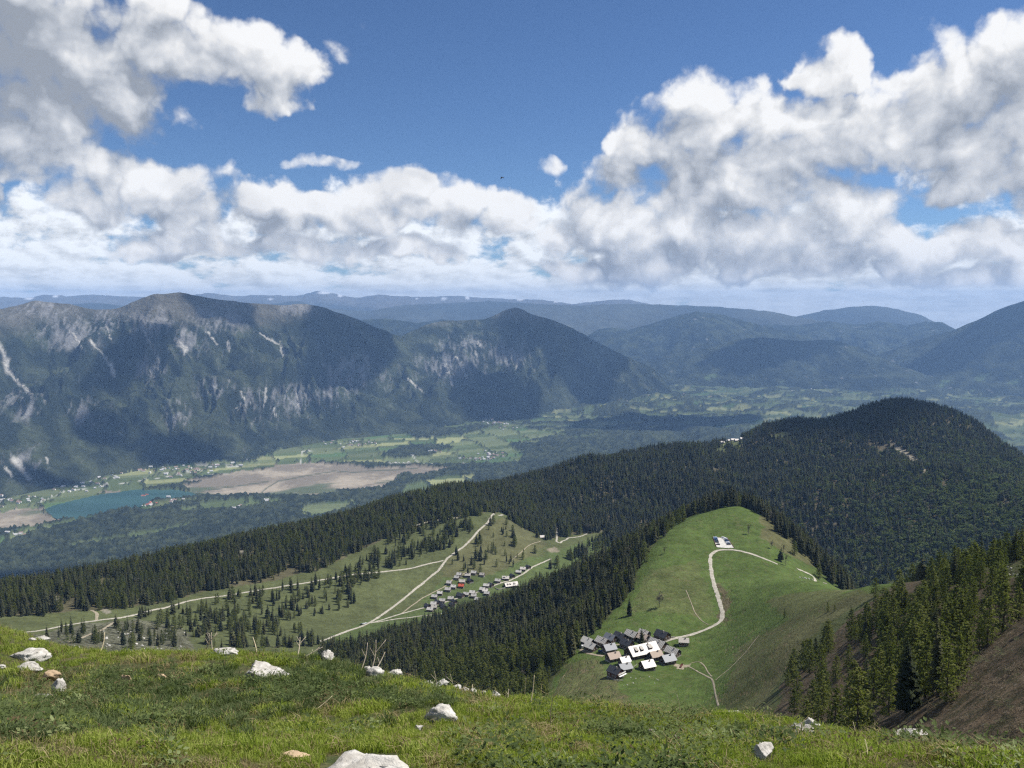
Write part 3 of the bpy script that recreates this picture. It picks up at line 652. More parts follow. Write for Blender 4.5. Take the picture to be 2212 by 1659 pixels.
# summit meadow underfoot
m, nt, b = new_mat('meadow_soil')
ge = nt.new('ShaderNodeNewGeometry'); pos = ge.outputs['Position']
nn = nt.noise(pos, 2.2, 6.0, 0.65); n2 = nt.noise(pos, 14.0, 4.0, 0.7)
c = nt.mix(nt.ramp(nn, .40, .62), (.040, .055, .016, 1), (.085, .070, .035, 1))
c = nt.mix(nt.ramp(n2, .45, .7), c, (.10, .10, .04, 1))
nt.l.new(c, b.inputs['Base Color'])
bn = nt.new('ShaderNodeBump'); bn.inputs['Distance'].default_value = 0.05; nt.l.new(n2, bn.inputs['Height']); nt.l.new(bn.outputs[0], b.inputs['Normal'])
M_SOIL = m
k0 = 149
V_ = np.stack([MX, MY, MZ], -1)
make_obj('summit_meadow', V_[:k0+1].reshape(-1, 3), grid_faces(k0+1, NA), M_SOIL, smooth=True, kind='structure')
make_obj('mountain_pasture', V_[k0:].reshape(-1, 3), grid_faces(NL-k0, NA), M_PASTURE, smooth=True, kind='structure',
         attrs={'cover': cv[k0:].reshape(-1, 3), 'trail': trail[k0:].ravel(), 'rough': rough[k0:].ravel()})

# ------------------------------------------------------------------ gravel roads, laid on the ground
def gravel(name, c0, c1):
    m, nt, b = new_mat(name); ge = nt.new('ShaderNodeNewGeometry')
    nn = nt.noise(ge.outputs['Position'], 0.35, 5.0, 0.7)
    nt.l.new(nt.mix(nt.ramp(nn, .35, .65), c0+(1,), c1+(1,)), b.inputs['Base Color']); return m
M_GRAVEL = gravel('gravel', (.25, .23, .185), (.40, .37, .31)); M_TRACK = gravel('dirt_track', (.20, .17, .12), (.30, .26, .19))
def road(name, pts, width, mat, r0=60.0, lift=0.22, r1=4600.0):
    P = [pick(u, v, r0, r1) for u, v in pts]
    Q = []
    for p, q_ in zip(P[:-1], P[1:]):
        d = math.hypot(q_[0]-p[0], q_[1]-p[1]); n_ = max(1, int(d/3))
        for i in range(n_): Q.append((p[0]+(q_[0]-p[0])*i/n_, p[1]+(q_[1]-p[1])*i/n_))
    Q.append(P[-1][:2]); Q = np.array(Q)
    for _ in range(4): Q[1:-1] = (Q[:-2]+2*Q[1:-1]+Q[2:])/4
    T = np.gradient(Q, axis=0); T /= np.linalg.norm(T, axis=1)[:, None]+1e-9
    N = np.stack([-T[:, 1], T[:, 0]], 1)
    wv = width*(1+0.22*fbm(np.arange(len(Q))/6.0, np.zeros(len(Q)), 7, 3))[:, None]*.85
    rows = []
    ej = np.random.default_rng(len(Q)).normal(0, .07, (2, len(Q)))
    for k_ in (-.5, -.2, .2, .5):
        E = Q + N*wv*(k_ + (ej[0 if k_ < 0 else 1] if abs(k_) > .3 else 0)[:, None] if abs(k_) > .3 else k_)
        z = ground(E[:, 0], E[:, 1]); 
        rows.append(np.column_stack([E, z+lift + (0.05 if abs(k_) < .3 else -0.05)]))
    V = np.stack(rows, 1).reshape(-1, 3)
    return make_obj(name, V, grid_faces(len(Q), 4), mat, smooth=True, kind='structure')
Z7 = lambda x, y: (1234.3+x*.124, 1327.6+y*.124)
Z5 = lambda x, y: (713+x*.3472, 1069.8+y*.3472)
Z4 = lambda x, y: (x*.3472, 1069.8+y*.3472)
road('hill_road', [Z7(1580,480),Z7(1700,440),Z7(1850,400),Z7(2050,365),(1510,1366),(1545,1351),(1561,1338),(1560,1320),(1553,1295),(1545,1270),(1538,1245),(1534,1215),(1535,1199),(1545,1190),(1560,1187),(1580,1187),(1610,1193),(1640,1203),(1662,1212),(1680,1219)], 4.2, M_GRAVEL, 450)
road('hill_road', [(1722,1229),(1735,1234),(1760,1247),(1783,1261)], 3.6, M_GRAVEL, 680)
road('alm_road', [(690,1386),(715,1377),(760,1360),(795,1347),(830,1325),(870,1295),(900,1270),(925,1250),(945,1235),(955,1222),(965,1207),(985,1192),(1005,1178),(1020,1163),(1035,1145),(1055,1128),(1087,1112)], 4.8, M_GRAVEL, 900)
road('forest_road', [(45,1367),(130,1353),(200,1342),(260,1335),(330,1318),(400,1300),(440,1292),(540,1278),(620,1265),(700,1252),(770,1240),(830,1235),(900,1225),(940,1215),(958,1211)], 4.4, M_GRAVEL, 900)
road('forest_road', [(872,1142),(900,1134),(930,1126),(970,1120),(995,1118)], 4.4, M_GRAVEL, 1200)
road('village_lane', [(800,1346),(870,1325),(930,1310),(980,1295),(1020,1283),(1060,1268),(1100,1255),(1130,1240),(1150,1225),(1190,1207)], 3.6, M_GRAVEL, 1000)
road('lower_lane', [(800,1346),(850,1338),(900,1332),(960,1325),(1030,1316)], 3.4, M_GRAVEL, 1000)
road('upper_lane', [(868,1325),(890,1308),(912,1292),(935,1280),(960,1268),(982,1248),(1010,1236)], 2.6, M_TRACK, 1000)
road('valley_track', [(1204,1139),(1202,1170),(1210,1174),(1227,1162),(1268,1153)], 4.5, M_GRAVEL, 1400)
road('meadow_path', [Z5(1135,400),Z5(1200,345),Z5(1310,285)], 1.8, M_TRACK, 1300)
road('stony_track', [Z4(430,915),Z4(560,865),Z4(640,835),Z4(715,790)], 3.6, M_TRACK, 700)
road('short_track', [Z4(600,780),Z4(605,735),Z4(570,715)], 4.5, M_TRACK, 900)
road('hut_lane', [Z7(150,600),Z7(210,640),Z7(350,700),Z7(560,725)], 3.4, M_TRACK, 450)
road('hut_lane', [Z7(560,530),Z7(760,535),Z7(890,520)], 2.6, M_TRACK, 450)
road('cattle_path', [Z7(2030,900),Z7(2150,960),Z7(2300,1040),(1540,1470),(1545,1500),(1552,1525)], 1.3, M_TRACK, 400)
road('cattle_path', [(1482,1275),(1492,1300),(1500,1322),(1512,1338),(1530,1350)], .8, M_TRACK, 600)
road('cattle_path', [(1640,1372),(1622,1395),(1600,1420),(1570,1450),(1545,1470)], .8, M_TRACK, 450)
road('cattle_path', [Z7(2060,860),Z7(2200,800),Z7(2330,900),(1538,1462)], 1.0, M_TRACK, 400)
# ------------------------------------------------------------------ trees
def leaf_mat(name, c0, c1, rough=0.85, trans=0.25):
    m, nt, b = new_mat(name)
    oi = nt.new('ShaderNodeObjectInfo'); ge = nt.new('ShaderNodeNewGeometry')
    nn = nt.noise(ge.outputs['Position'], 0.7, 2.0, 0.6)
    f = nt.math('ADD', nt.math('MULTIPLY', oi.outputs['Random'], .7), nt.math('MULTIPLY_ADD', nn, .8, -.25), clamp=True)
    c = nt.mix(f, c0+(1,), c1+(1,))
    nt.l.new(c, b.inputs['Base Color']); b.inputs['Roughness'].default_value = rough; b.inputs['Specular IOR Level'].default_value = 0.08
    tl = nt.new('ShaderNodeBsdfTranslucent'); nt.l.new(nt.mix(1.0, c, (1.0, 1.15, .5, 1), 'MULTIPLY'), tl.inputs[0])
    mx = nt.new('ShaderNodeMixShader'); mx.inputs[0].default_value = trans
    out = [x for x in nt.n if x.type == 'OUTPUT_MATERIAL'][0]
    nt.l.new(b.outputs[0], mx.inputs[1]); nt.l.new(tl.outputs[0], mx.inputs[2]); nt.l.new(mx.outputs[0], out.inputs[0])
    return m
M_SPRUCE = leaf_mat('spruce_needles', (.015, .024, .011), (.078, .078, .036), trans=.18)
M_LARCH = leaf_mat('larch_needles', (.082, .102, .028), (.170, .180, .058), trans=.4)
M_BROAD = leaf_mat('broad_leaves', (.060, .082, .026), (.150, .180, .065), trans=.35)
M_DEAD = leaf_mat('grey_twigs', (.045, .044, .032), (.10, .092, .070), trans=.05)
def bark_mat():
    m, nt, b = new_mat('bark'); ge = nt.new('ShaderNodeNewGeometry')
    nt.l.new(nt.mix(nt.noise(ge.outputs['Position'], 3.0, 4.0, .6), (.045, .036, .028, 1), (.13, .11, .09, 1)), b.inputs['Base Color']); return m
M_BARK = bark_mat()
def trunk_geo(h, r, rng, bend=0.02):
    V, F = [], []; n_ = 6; K = 7
    ph = rng.random()*6.28
    for i in range(K):
        t = i/(K-1); rr = r*(1-t)**0.8 + 0.015*r + (0.35*r*(1-t*8) if t < .125 else 0)
        cx_, cy_ = math.sin(t*2.5+ph)*bend*h*t, math.cos(t*2.1+ph)*bend*h*t
        for j in range(n_):
            a = j*2*math.pi/n_; V.append((cx_+rr*math.cos(a), cy_+rr*math.sin(a), -0.5+(h+.5)*t))
    for i in range(K-1):
        for j in range(n_):
            j2 = (j+1) % n_; F.append((i*n_+j, i*n_+j2, (i+1)*n_+j2, (i+1)*n_+j))
    F.append(tuple(range(n_*(K-1), n_*K)))
    return V, F
def spruce_crown(h, w_, rng, base=0.07, dense=1.0, droop=.45, gap=.12):
    V, F = [], []
    L = int(24*dense)
    lean = rng.normal(0, .012, 2)
    for i in range(L):
        t = base + (1-base)*(i+rng.random()*.6)/L
        env = ((1-t)/(1-base))**0.82
        env *= 1-0.35*math.exp(-(t-base)*9)
        nb = max(4, int((8 if t < .7 else 6)*dense))
        a0 = rng.random()*6.28
        for j in range(nb):
            if rng.random() < gap: continue
            a = a0 + j*6.283/nb + rng.normal(0, .22)
            ln = w_*env*(0.72+rng.random()*.5)+0.012*h
            z = t*h + rng.normal(0, .012*h); dr = droop*ln*(1.1-t)+.1*ln
            ca_, sa_ = math.cos(a), math.sin(a); ox, oy = lean[0]*h*t, lean[1]*h*t
            wd = ln*(0.30+.16*rng.random())
            def P(rad, side, dz): V.append((ox+ca_*rad-sa_*side, oy+sa_*rad+ca_*side, z+dz)); return len(V)-1
            p0 = P(0.02*h*0, 0, .10*ln); p1 = P(.55*ln, 0, -.25*dr); p2 = P(ln, 0, -dr)
            l1 = P(.50*ln, wd, -.62*dr-.10*ln); r1 = P(.50*ln, -wd, -.62*dr-.10*ln); l0 = P(.18*ln, wd*.55, -.15*dr); r0 = P(.18*ln, -wd*.55, -.15*dr)
            F += [(p0, p1, l1, l0), (p0, r0, r1, p1), (p1, p2, l1), (p1, r1, p2)]
    n0 = len(V)   # leader shoot
    V += [(lean[0]*h+.012*h, lean[1]*h, .93*h), (lean[0]*h-.006*h, lean[1]*h+.01*h, .93*h), (lean[0]*h-.006*h, lean[1]*h-.01*h, .93*h), (lean[0]*h, lean[1]*h, 1.02*h)]
    F += [(n0, n0+1, n0+3), (n0+1, n0+2, n0+3), (n0+2, n0, n0+3)]
    return V, F
def clump_crown(h, rng, cl, leaf, nleaf):
    """crown of small leaf faces gathered in clumps; cl = list of (centre, radius)"""
    V, F = [], []
    for (c, r) in cl:
        for _ in range(nleaf):
            d = rng.normal(0, 1, 3); d /= np.linalg.norm(d)+1e-9
            p = np.array(c) + d*r*(rng.random()**.4)*np.array([1, 1, .8])
            nrm = d + rng.normal(0, .6, 3); nrm /= np.linalg.norm(nrm)+1e-9
            t1 = np.cross(nrm, (0.3, .2, 1)); t1 /= np.linalg.norm(t1)+1e-9; t2 = np.cross(nrm, t1)
            s_ = leaf*(.6+.8*rng.random()); k_ = len(V)
            V += [tuple(p+t1*s_), tuple(p+t2*s_*.8), tuple(p-t1*s_), tuple(p-t2*s_*.8)]
            F.append((k_, k_+1, k_+2, k_+3))
    return V, F
def larch_crown(h, w_, rng):
    cl = []; L = 15
    for i in range(L):
        t = .10+.88*i/L; env = w_*((1-t)**.75)*(1-.45*math.exp(-(t-.10)*8))+.02*h
        nb = 6 if t < .6 else 4
        a0 = rng.random()*6.28
        for j in range(nb):
            if rng.random() < .12: continue
            a = a0+j*6.283/nb+rng.normal(0, .3); ln = env*(.6+.55*rng.random())
            for q_ in (.45, .9):
                cl.append(((math.cos(a)*ln*q_, math.sin(a)*ln*q_, t*h-.10*ln*q_+rng.normal(0, .01*h)), .030*h*(1.25-.5*t)))
    cl.append(((0, 0, .97*h), .018*h))
    return clump_crown(h, rng, cl, .0145*h, 12)
def broad_crown(h, w_, rng):
    cl = []
    for i in range(26):
        d = rng.normal(0, 1, 3); d /= np.linalg.norm(d); d[2] = d[2]*.9
        r_ = rng.random()**.35
        cl.append(((d[0]*w_*r_, d[1]*w_*r_, .60*h+d[2]*.36*h*r_), w_*.30))
    return clump_crown(h, rng, cl, .055*h, 16)
def bare_crown(h, rng):
    V, F = clump_crown(h, rng, [((rng.normal(0, .09*h), rng.normal(0, .09*h), h*(.45+.5*rng.random())), .09*h) for _ in range(16)], .022*h, 16)
    for i in range(90):
        t = .2+.78*rng.random(); a = rng.random()*6.28; ln = h*.2*(1.1-t)*(.5+rng.random())
        p = np.array((0, 0, t*h)); q_ = p+np.array((math.cos(a)*ln, math.sin(a)*ln, ln*.35)); s_ = np.array((-math.sin(a), math.cos(a), 0))*.012*h
        k_ = len(V); V += [tuple(p-s_), tuple(p+s_), tuple(q_+s_*.3), tuple(q_-s_*.3)]; F.append((k_, k_+1, k_+2, k_+3))
    return V, F
def raw_mesh(name, V, F, mats, idx=None):
    me = bpy.data.meshes.new(name); me.from_pydata([tuple(map(float, p)) for p in V], [], F); me.update()
    for mm in mats: me.materials.append(mm)
    if idx is not None: me.polygons.foreach_set('material_index', np.array(idx, np.int32))
    return me
PROTO = {}   # kind -> list of (trunk mesh, crown mesh, joined mesh, height)
def add_proto(kind, h, tr, cr, mat):
    V, F = tr; V2, F2 = cr; o = len(V)
    t_me = raw_mesh(kind+'_trunk', V, F, [M_BARK]); c_me = raw_mesh(kind+'_crown', V2, F2, [mat])
    j_me = raw_mesh(kind, list(V)+list(V2), list(F)+[tuple(i+o for i in f) for f in F2], [M_BARK, mat], [0]*len(F)+[1]*len(F2))
    PROTO.setdefault(kind, []).append((t_me, c_me, j_me, h))
trng = np.random.default_rng(5)
for i in range(8):
    h = 20.0; add_proto('spruce_tree', h, trunk_geo(h*.97, .30, trng, .004), spruce_crown(h, 2.0+.32*i, trng, .03+.14*trng.random(), .8+.35*trng.random(), .3+.35*trng.random(), .05+.3*trng.random()), M_SPRUCE)
for i in range(5):
    h = 18.0; add_proto('larch_tree', h, trunk_geo(h*.97, .30, trng, .006), larch_crown(h, 3.3+1.2*trng.random(), trng), M_LARCH)
for i in range(4):
    h = 13.0; add_proto('broadleaf_tree', h, trunk_geo(h*.6, .25, trng, .03), broad_crown(h, 3.6+1.2*trng.random(), trng), M_BROAD)
for i in range(2):
    h = 14.0; add_proto('bare_tree', h, trunk_geo(h*.97, .22, trng, .02), bare_crown(h, trng), M_DEAD)

# ---- scatter by geometry nodes for the part of a wood nobody could count
def scatter(name, meshes, pts, rots, scls, idx, kind='stuff'):
    coll = bpy.data.collections.new(name+'_kinds')
    for i, me in enumerate(meshes):
        o = bpy.data.objects.new('%s_kind_%02d' % (name, i), me); coll.objects.link(o)
    me = bpy.data.meshes.new(name); me.vertices.add(len(pts)); me.vertices.foreach_set('co', np.asarray(pts, np.float32).ravel())
    for an, typ, val, key in (('rot', 'FLOAT_VECTOR', rots, 'vector'), ('scl', 'FLOAT_VECTOR', scls, 'vector'), ('pick', 'INT', idx, 'value')):
        a = me.attributes.new(an, typ, 'POINT'); a.data.foreach_set(key, np.asarray(val, np.int32 if typ == 'INT' else np.float32).ravel())
    o = bpy.data.objects.new(name, me); COL.objects.link(o); o['kind'] = kind
    ng = bpy.data.node_groups.new(name+'_scatter', 'GeometryNodeTree')
    ng.interface.new_socket('Geometry', in_out='INPUT', socket_type='NodeSocketGeometry'); ng.interface.new_socket('Geometry', in_out='OUTPUT', socket_type='NodeSocketGeometry')
    N_, L_ = ng.nodes, ng.links
    gi_, go_ = N_.new('NodeGroupInput'), N_.new('NodeGroupOutput')
    ci = N_.new('GeometryNodeCollectionInfo'); ci.inputs['Collection'].default_value = coll; ci.inputs['Separate Children'].default_value = True; ci.inputs['Reset Children'].default_value = True
    ip = N_.new('GeometryNodeInstanceOnPoints'); ip.inputs['Pick Instance'].default_value = True
    def att(n_, t_):
        x = N_.new('GeometryNodeInputNamedAttribute'); x.data_type = t_; x.inputs['Name'].default_value = n_; return x.outputs[0]
    L_.new(gi_.outputs[0], ip.inputs['Points']); L_.new(ci.outputs[0], ip.inputs['Instance'])
    L_.new(att('pick', 'INT'), ip.inputs['Instance Index'])
    er = N_.new('FunctionNodeEulerToRotation'); L_.new(att('rot', 'FLOAT_VECTOR'), er.inputs[0]); L_.new(er.outputs[0], ip.inputs['Rotation'])
    L_.new(att('scl', 'FLOAT_VECTOR'), ip.inputs['Scale']); L_.new(ip.outputs[0], go_.inputs[0])
    md = o.modifiers.new('scatter', 'NODES'); md.node_group = ng
    return o

# ---- where trees grow
def sample_area(r0, r1, u0, u1, per_ha, seed):
    rg = np.random.default_rng(seed)
    a0 = float(az_t(u0, 1200)[0]); a1 = float(az_t(u1, 1200)[0])
    n_ = int((a1-a0)/2*(r1*r1-r0*r0)/10000*per_ha)
    a = a0+(a1-a0)*rg.random(n_); R = np.sqrt(r0*r0+(r1*r1-r0*r0)*rg.random(n_))
    x, y = R*np.sin(a), R*np.cos(a); z = ground(x, y)
    u, v = project(x, y, z)
    return x, y, z, u, v, R, rg
TREES = []   # columns: x y z scale kind(0 spruce 1 larch 2 broadleaf 3 bare) zone
def keep(x, y, z, m, scale, kind, zone_id):
    k_ = np.where(m)[0]
    TREES.append(np.column_stack([x[k_], y[k_], z[k_], np.broadcast_to(scale, x.shape)[k_], np.broadcast_to(kind, x.shape)[k_], np.full(len(k_), zone_id)]))
VLOW_U = [-200,0,100,200,330,450,600,700,760,850,950,1050,1090,1130,1180,1250,1300,1400,2400]
VLOW_V = [1335,1335,1330,1320,1308,1278,1254,1228,1198,1158,1124,1107,1107,1140,1165,1155,1150,1140,1140]
# 0: wood on the left ridge
x, y, z, u, v, R, rg = sample_area(1050, 2300, -230, 1230, 330, 1)
cr_R = np.interp(u, [c_[0] for c_ in CREST], [c_[2] for c_ in CREST])
nz = fbm(x/70, y/70, 401, 3); edge = np.interp(u, VLOW_U, VLOW_V)
m_ = (v < edge + nz*14) & (R < cr_R+260) & (nz + .2*rg.random(len(x)) > -.26)
clear = np.zeros(len(u), bool)
for (a, b_, r_) in [(120,1292,15),(230,1320,10),(85,1318,12),(440,1200,8),(520,1192,9),(925,1073,9),(160,1300,14),(300,1312,12)]: clear |= np.hypot(u-a, (v-b_)*1.8) < r_
keep(x, y, z, m_ & ~clear, .35+.9*rg.random(len(x))**1.2, np.where(rg.random(len(x)) < .25+.45*(nz > .08), 1, 0), 0)
# 1: loose trees on the alm slope below it
x, y, z, u, v, R, rg = sample_area(950, 1800, 60, 1330, 230, 2)
nz = fbm(x/55, y/55, 411, 3)
dens = np.where(inpoly(u, v, [(430,1300),(620,1262),(760,1230),(860,1150),(960,1120),(1040,1140),(980,1180),(900,1205),(860,1235),(760,1270),(770,1310),(640,1340),(700,1400),(420,1400),(400,1340)]), .62, 0.0)
dens = np.where(inpoly(u, v, [(960,1215),(1040,1130),(1120,1130),(1190,1180),(1110,1230),(1000,1250)]), .16, dens)
dens = np.where(inpoly(u, v, [(1130,1270),(1200,1220),(1280,1170),(1330,1160),(1300,1210),(1180,1280)]), .45, dens)
dens = np.where(inpoly(u, v, [(60,1370),(250,1340),(420,1300),(420,1400),(60,1420)]), .22, dens)
m_ = (rg.random(len(x)) < dens*np.clip(.55+nz*1.9, 0, 1))
keep(x, y, z, m_, .55+.6*rg.random(len(x)), np.where(rg.random(len(x)) < .45, 1, 0), 1)
# 2: wood on the flank between the two alms
x, y, z, u, v, R, rg = sample_area(420, 1300, 640, 1640, 330, 3)
nz = fbm(x/60, y/60, 421, 3)
F2 = [(690,1420),(800,1392),(900,1362),(1000,1330),(1080,1305),(1140,1290),(1190,1270),(1250,1240),(1330,1200),(1430,1150),(1520,1102),(1580,1085),(1600,1092),(1560,1096),(1500,1112),(1445,1145),(1410,1185),(1392,1215),(1365,1262),(1345,1300),(1320,1335),(1290,1365),(1262,1385),(1245,1405),(1220,1430),(1190,1470),(1180,1520),(1150,1560),(1000,1560),(800,1500),(690,1440)]
m_ = inpoly(u+nz*10, v+nz*6, F2) & (nz > -.6)
m_ &= ~inpoly(u, v, [(1105,1480),(1180,1440),(1200,1445),(1130,1500)]) 
lar = np.clip((v-1395)/60, 0, 1)*(u > 900) + .35*np.clip((u-1330)/60, 0, 1)*(v > 1120)
keep(x, y, z, m_, .62+.68*rg.random(len(x)), np.where(rg.random(len(x)) < lar*.85+.16, 1, 0), 2)
# trees behind the hill crest, on the far side
x, y, z, u, v, R, rg = sample_area(950, 1420, 1380, 1660, 330, 31)
cu = np.linspace(1380, 1660, 40); top = np.interp(u, cu, crest_r(cu, 850, 1200))
keep(x, y, z, (R > top+np.interp(u, [1380,1560,1575,1600,1612,1660], [2,2,12,12,-6,-10])) & (R < top+230), .7+.45*rg.random(len(x)), np.where(rg.random(len(x)) < .2, 1, 0), 2)
# 3: wood behind and right of the hill
x, y, z, u, v, R, rg = sample_area(930, 1650, 1600, 2040, 330, 4)
cu = np.linspace(1600, 2040, 60); lim = np.interp(u, cu, crest_r(cu, 780, 1150))-np.interp(u, [1600,1640,1700,1800,1860,1900,2040], [0,30,65,75,45,-20,-50])
keep(x, y, z, (R > lim) & (R < lim+380), .7+.5*rg.random(len(x)), np.where(rg.random(len(x)) < .10, 1, 0), 3)
# 4: larches on the near spur
x, y, z, u, v, R, rg = sample_area(190, 720, 1640, 2500, 330, 5)
nz = fbm(x/28, y/28, 431, 3)
F4 = [(1690,1590),(1690,1490),(1730,1440),(1780,1405),(1840,1365),(1900,1325),(1945,1292),(2000,1258),(2100,1228),(2212,1200),(2350,1170),(2350,1290),(2212,1335),(2150,1385),(2115,1440),(2085,1495),(2005,1555),(1930,1605),(1800,1630)]
thin = np.clip((v-1400)/150, 0, 1)
m_ = inpoly(u, v, F4) & (rg.random(len(x)) < .44-.12*thin) & (nz > -.12-.06*(1-thin)) & ~inpoly(u, v, [(2165,1222),(2230,1205),(2300,1235),(2180,1252)])
keep(x, y, z, m_, .50+.55*rg.random(len(x)), np.where(rg.random(len(x)) < .06, 0, 1), 4)
x, y, z, u, v, R, rg = sample_area(400, 900, 1850, 2500, 330, 51)      # its far side
lim = np.interp(u, [1850,1940,2000,2100,2230,2350], [640,600,545,490,440,430])
keep(x, y, z, (R > lim) & (R < lim+90) & (u > 1965), .6+.5*rg.random(len(x)), np.where(rg.random(len(x)) < .15, 0, 1), 4)
# 5: the forest mountain
x, y, z, u, v, R, rg = sample_area(1550, 3650, 1040, 2420, 165, 6)
nz = fbm(x/120, y/120, 441, 4); nb_ = fbm(x/380, y/380, 442, 3)
cr_R = np.interp(u, [c_[0] for c_ in CREST], [c_[2] for c_ in CREST])
edge = np.interp(u, VLOW_U, VLOW_V)
m_ = (R < cr_R+300) & ((v < edge) | (u > 1300)) & (R > np.interp(u, [1040,1200,1350,1600,2000,2400], [1700,1760,1750,1700,1560,1560])) & (nz + .25*rg.random(len(x)) > -.28)
for p in ([(1903,944),(1938,962),(1982,992),(2016,1034),(1976,1004),(1932,974)],[(1660,945),(1690,932),(1715,935),(1690,950)],[(1565,950),(1600,945),(1605,958),(1570,962)]): m_ &= ~inpoly(u, v, p)
for (a, b_, r_) in [(1190,1090,6),(1205,1098,8),(1330,1080,5),(1740,1060,6),(1480,1010,6),(1120,1078,6),(1560,975,12),(1590,965,10),(1800,1045,7),(1860,1000,6),(1700,1000,8)]: m_ &= np.hypot(u-a, (v-b_)*1.5) > r_
br = np.clip((u-1650)/350, 0, 1)*np.clip((v-930-nb_*60)/130, 0, 1)
kd = np.where(rg.random(len(x)) < br*.75, 2, np.where(rg.random(len(x)) < .10+.25*(nz > .15), 1, 0))
keep(x, y, z, m_, (.60+.75*rg.random(len(x))), kd, 5)
TREES = np.concatenate(TREES)
_d = np.random.default_rng(12).random(len(TREES)) < .022
TREES[_d & np.isin(TREES[:, 5], (0, 2, 3, 5)), 4] = 3
TREES[:, 2] -= .2
# no tree stands in a road, a hut or the car park
bad = np.zeros(len(TREES), bool)
for o in [o for o in COL.objects if o.type == 'MESH' and o.name.split('.')[0] in ('hill_road','alm_road','forest_road','village_lane','lower_lane','upper_lane','valley_track','stony_track','short_track','hut_lane')]:
    vv = np.empty(len(o.data.vertices)*3); o.data.vertices.foreach_get('co', vv); vv = vv.reshape(-1, 4, 3).mean(1)
    for p in vv[::1]:
        bad |= (np.abs(TREES[:, 0]-p[0]) < 4.5) & (np.abs(TREES[:, 1]-p[1]) < 4.5)
TREES = TREES[~bad]
tx, ty, tz, ts, tk, tzn = TREES.T
HGT = np.array([20., 18., 13., 14.])[tk.astype(int)]*ts
tu, tv = project(tx, ty, tz+HGT*.6)
size = HGT/np.hypot(tx, ty)
seen = shown(tx, ty, tz+HGT*.75) & (tu > 5) & (tu < 2207) & (tv < 1600)
TKIND = ['spruce_tree', 'larch_tree', 'broadleaf_tree', 'bare_tree']
ZL = {0: ('on the wooded ridge left of the lower huts', 'trees of the left ridge'), 1: ('loose on the pasture above the lower huts', 'loose trees on the lower pasture'),
      2: ('in the wood between the two hut villages', 'trees of the wood between the villages'), 3: ('in the wood behind the parking hill', 'trees behind the parking hill'),
      4: ('on the brown slope at the right', 'trees of the brown right slope'), 5: ('on the dark mountain behind the parking hill', 'trees of the forest mountain')}
KL = ['dark narrow spruce', 'light green larch', 'round leafy tree', 'bare grey tree']
def plant(kind, x, y, z, s, label, group, rng_):
    t_me, c_me, _, h = PROTO[kind][rng_.integers(len(PROTO[kind]))]
    e = bpy.data.objects.new(kind, None); COL.objects.link(e); e.empty_display_size = .5
    e.location = (x, y, z); e.rotation_euler = (rng_.normal(0, .02), rng_.normal(0, .02), rng_.random()*6.283); sxy = s*(.95+.5*rng_.random()); e.scale = (sxy, sxy, s)
    e['label'] = label; e['category'] = 'tree'
    if group: e['group'] = group
    for nm, me in (('trunk', t_me), ('crown', c_me)):
        o = bpy.data.objects.new(nm, me); COL.objects.link(o); o.parent = e
    return e
prng = np.random.default_rng(77)
single = np.zeros(len(tx), bool)
for k_ in range(4):
    c_ = np.where(seen & (tk == k_))[0]; c_ = c_[np.argsort(-size[c_])][:(300, 300, 200, 60)[k_]]
    single[c_] = True
    for i in c_:
        zz = int(tzn[i]); same = c_[tzn[c_] == zz]
        fu = np.mean(tu[same] < tu[i]); fv = np.mean(tv[same] < tv[i]); fs = np.mean(HGT[same] < HGT[i])
        where = ('upper' if fv < .5 else 'lower')+' '+('left' if fu < .33 else 'middle' if fu < .67 else 'right')
        words = ('small ' if fs < .3 else 'tall ' if fs > .7 else 'middling ')+KL[k_].split(' ', 1 if k_ == 2 else 0)[-1]
        plant(TKIND[k_], tx[i], ty[i], tz[i], ts[i], '%s, %s part, %s' % (words, where, ZL[zz][0]), '%s, %s %s, %s' % (ZL[zz][1], words.split()[0], ('spruces', 'larches', 'leafy trees', 'dead trees')[k_], where), prng)
print('TREES', len(tx), [(k_, int((tk == k_).sum())) for k_ in range(4)])
for k_, nm in ((0, 'spruce_forest'), (1, 'larch_forest'), (2, 'broadleaf_forest'), (3, 'dead_wood')):
    s_ = np.where((tk == k_) & ~single)[0]; n_ = len(s_)
    wd = ts[s_]*(.9+.5*prng.random(n_))
    if k_ != 2: wd = np.where(np.hypot(tx[s_], ty[s_]) > 1500, wd*1.25, wd)
    o = scatter(nm, [p[2] for p in PROTO[TKIND[k_]]], TREES[s_, :3], np.column_stack([prng.normal(0, .02, n_), prng.normal(0, .02, n_), prng.random(n_)*6.283]),
            np.column_stack([wd, wd, ts[s_]]), prng.integers(0, len(PROTO[TKIND[k_]]), n_))
    o['label'] = ['dense dark spruce forest covering the ridges', 'light green larches scattered through the woods', 'leafy trees on the lower flank of the forest mountain', 'bare grey dead trees standing in the woods'][k_]
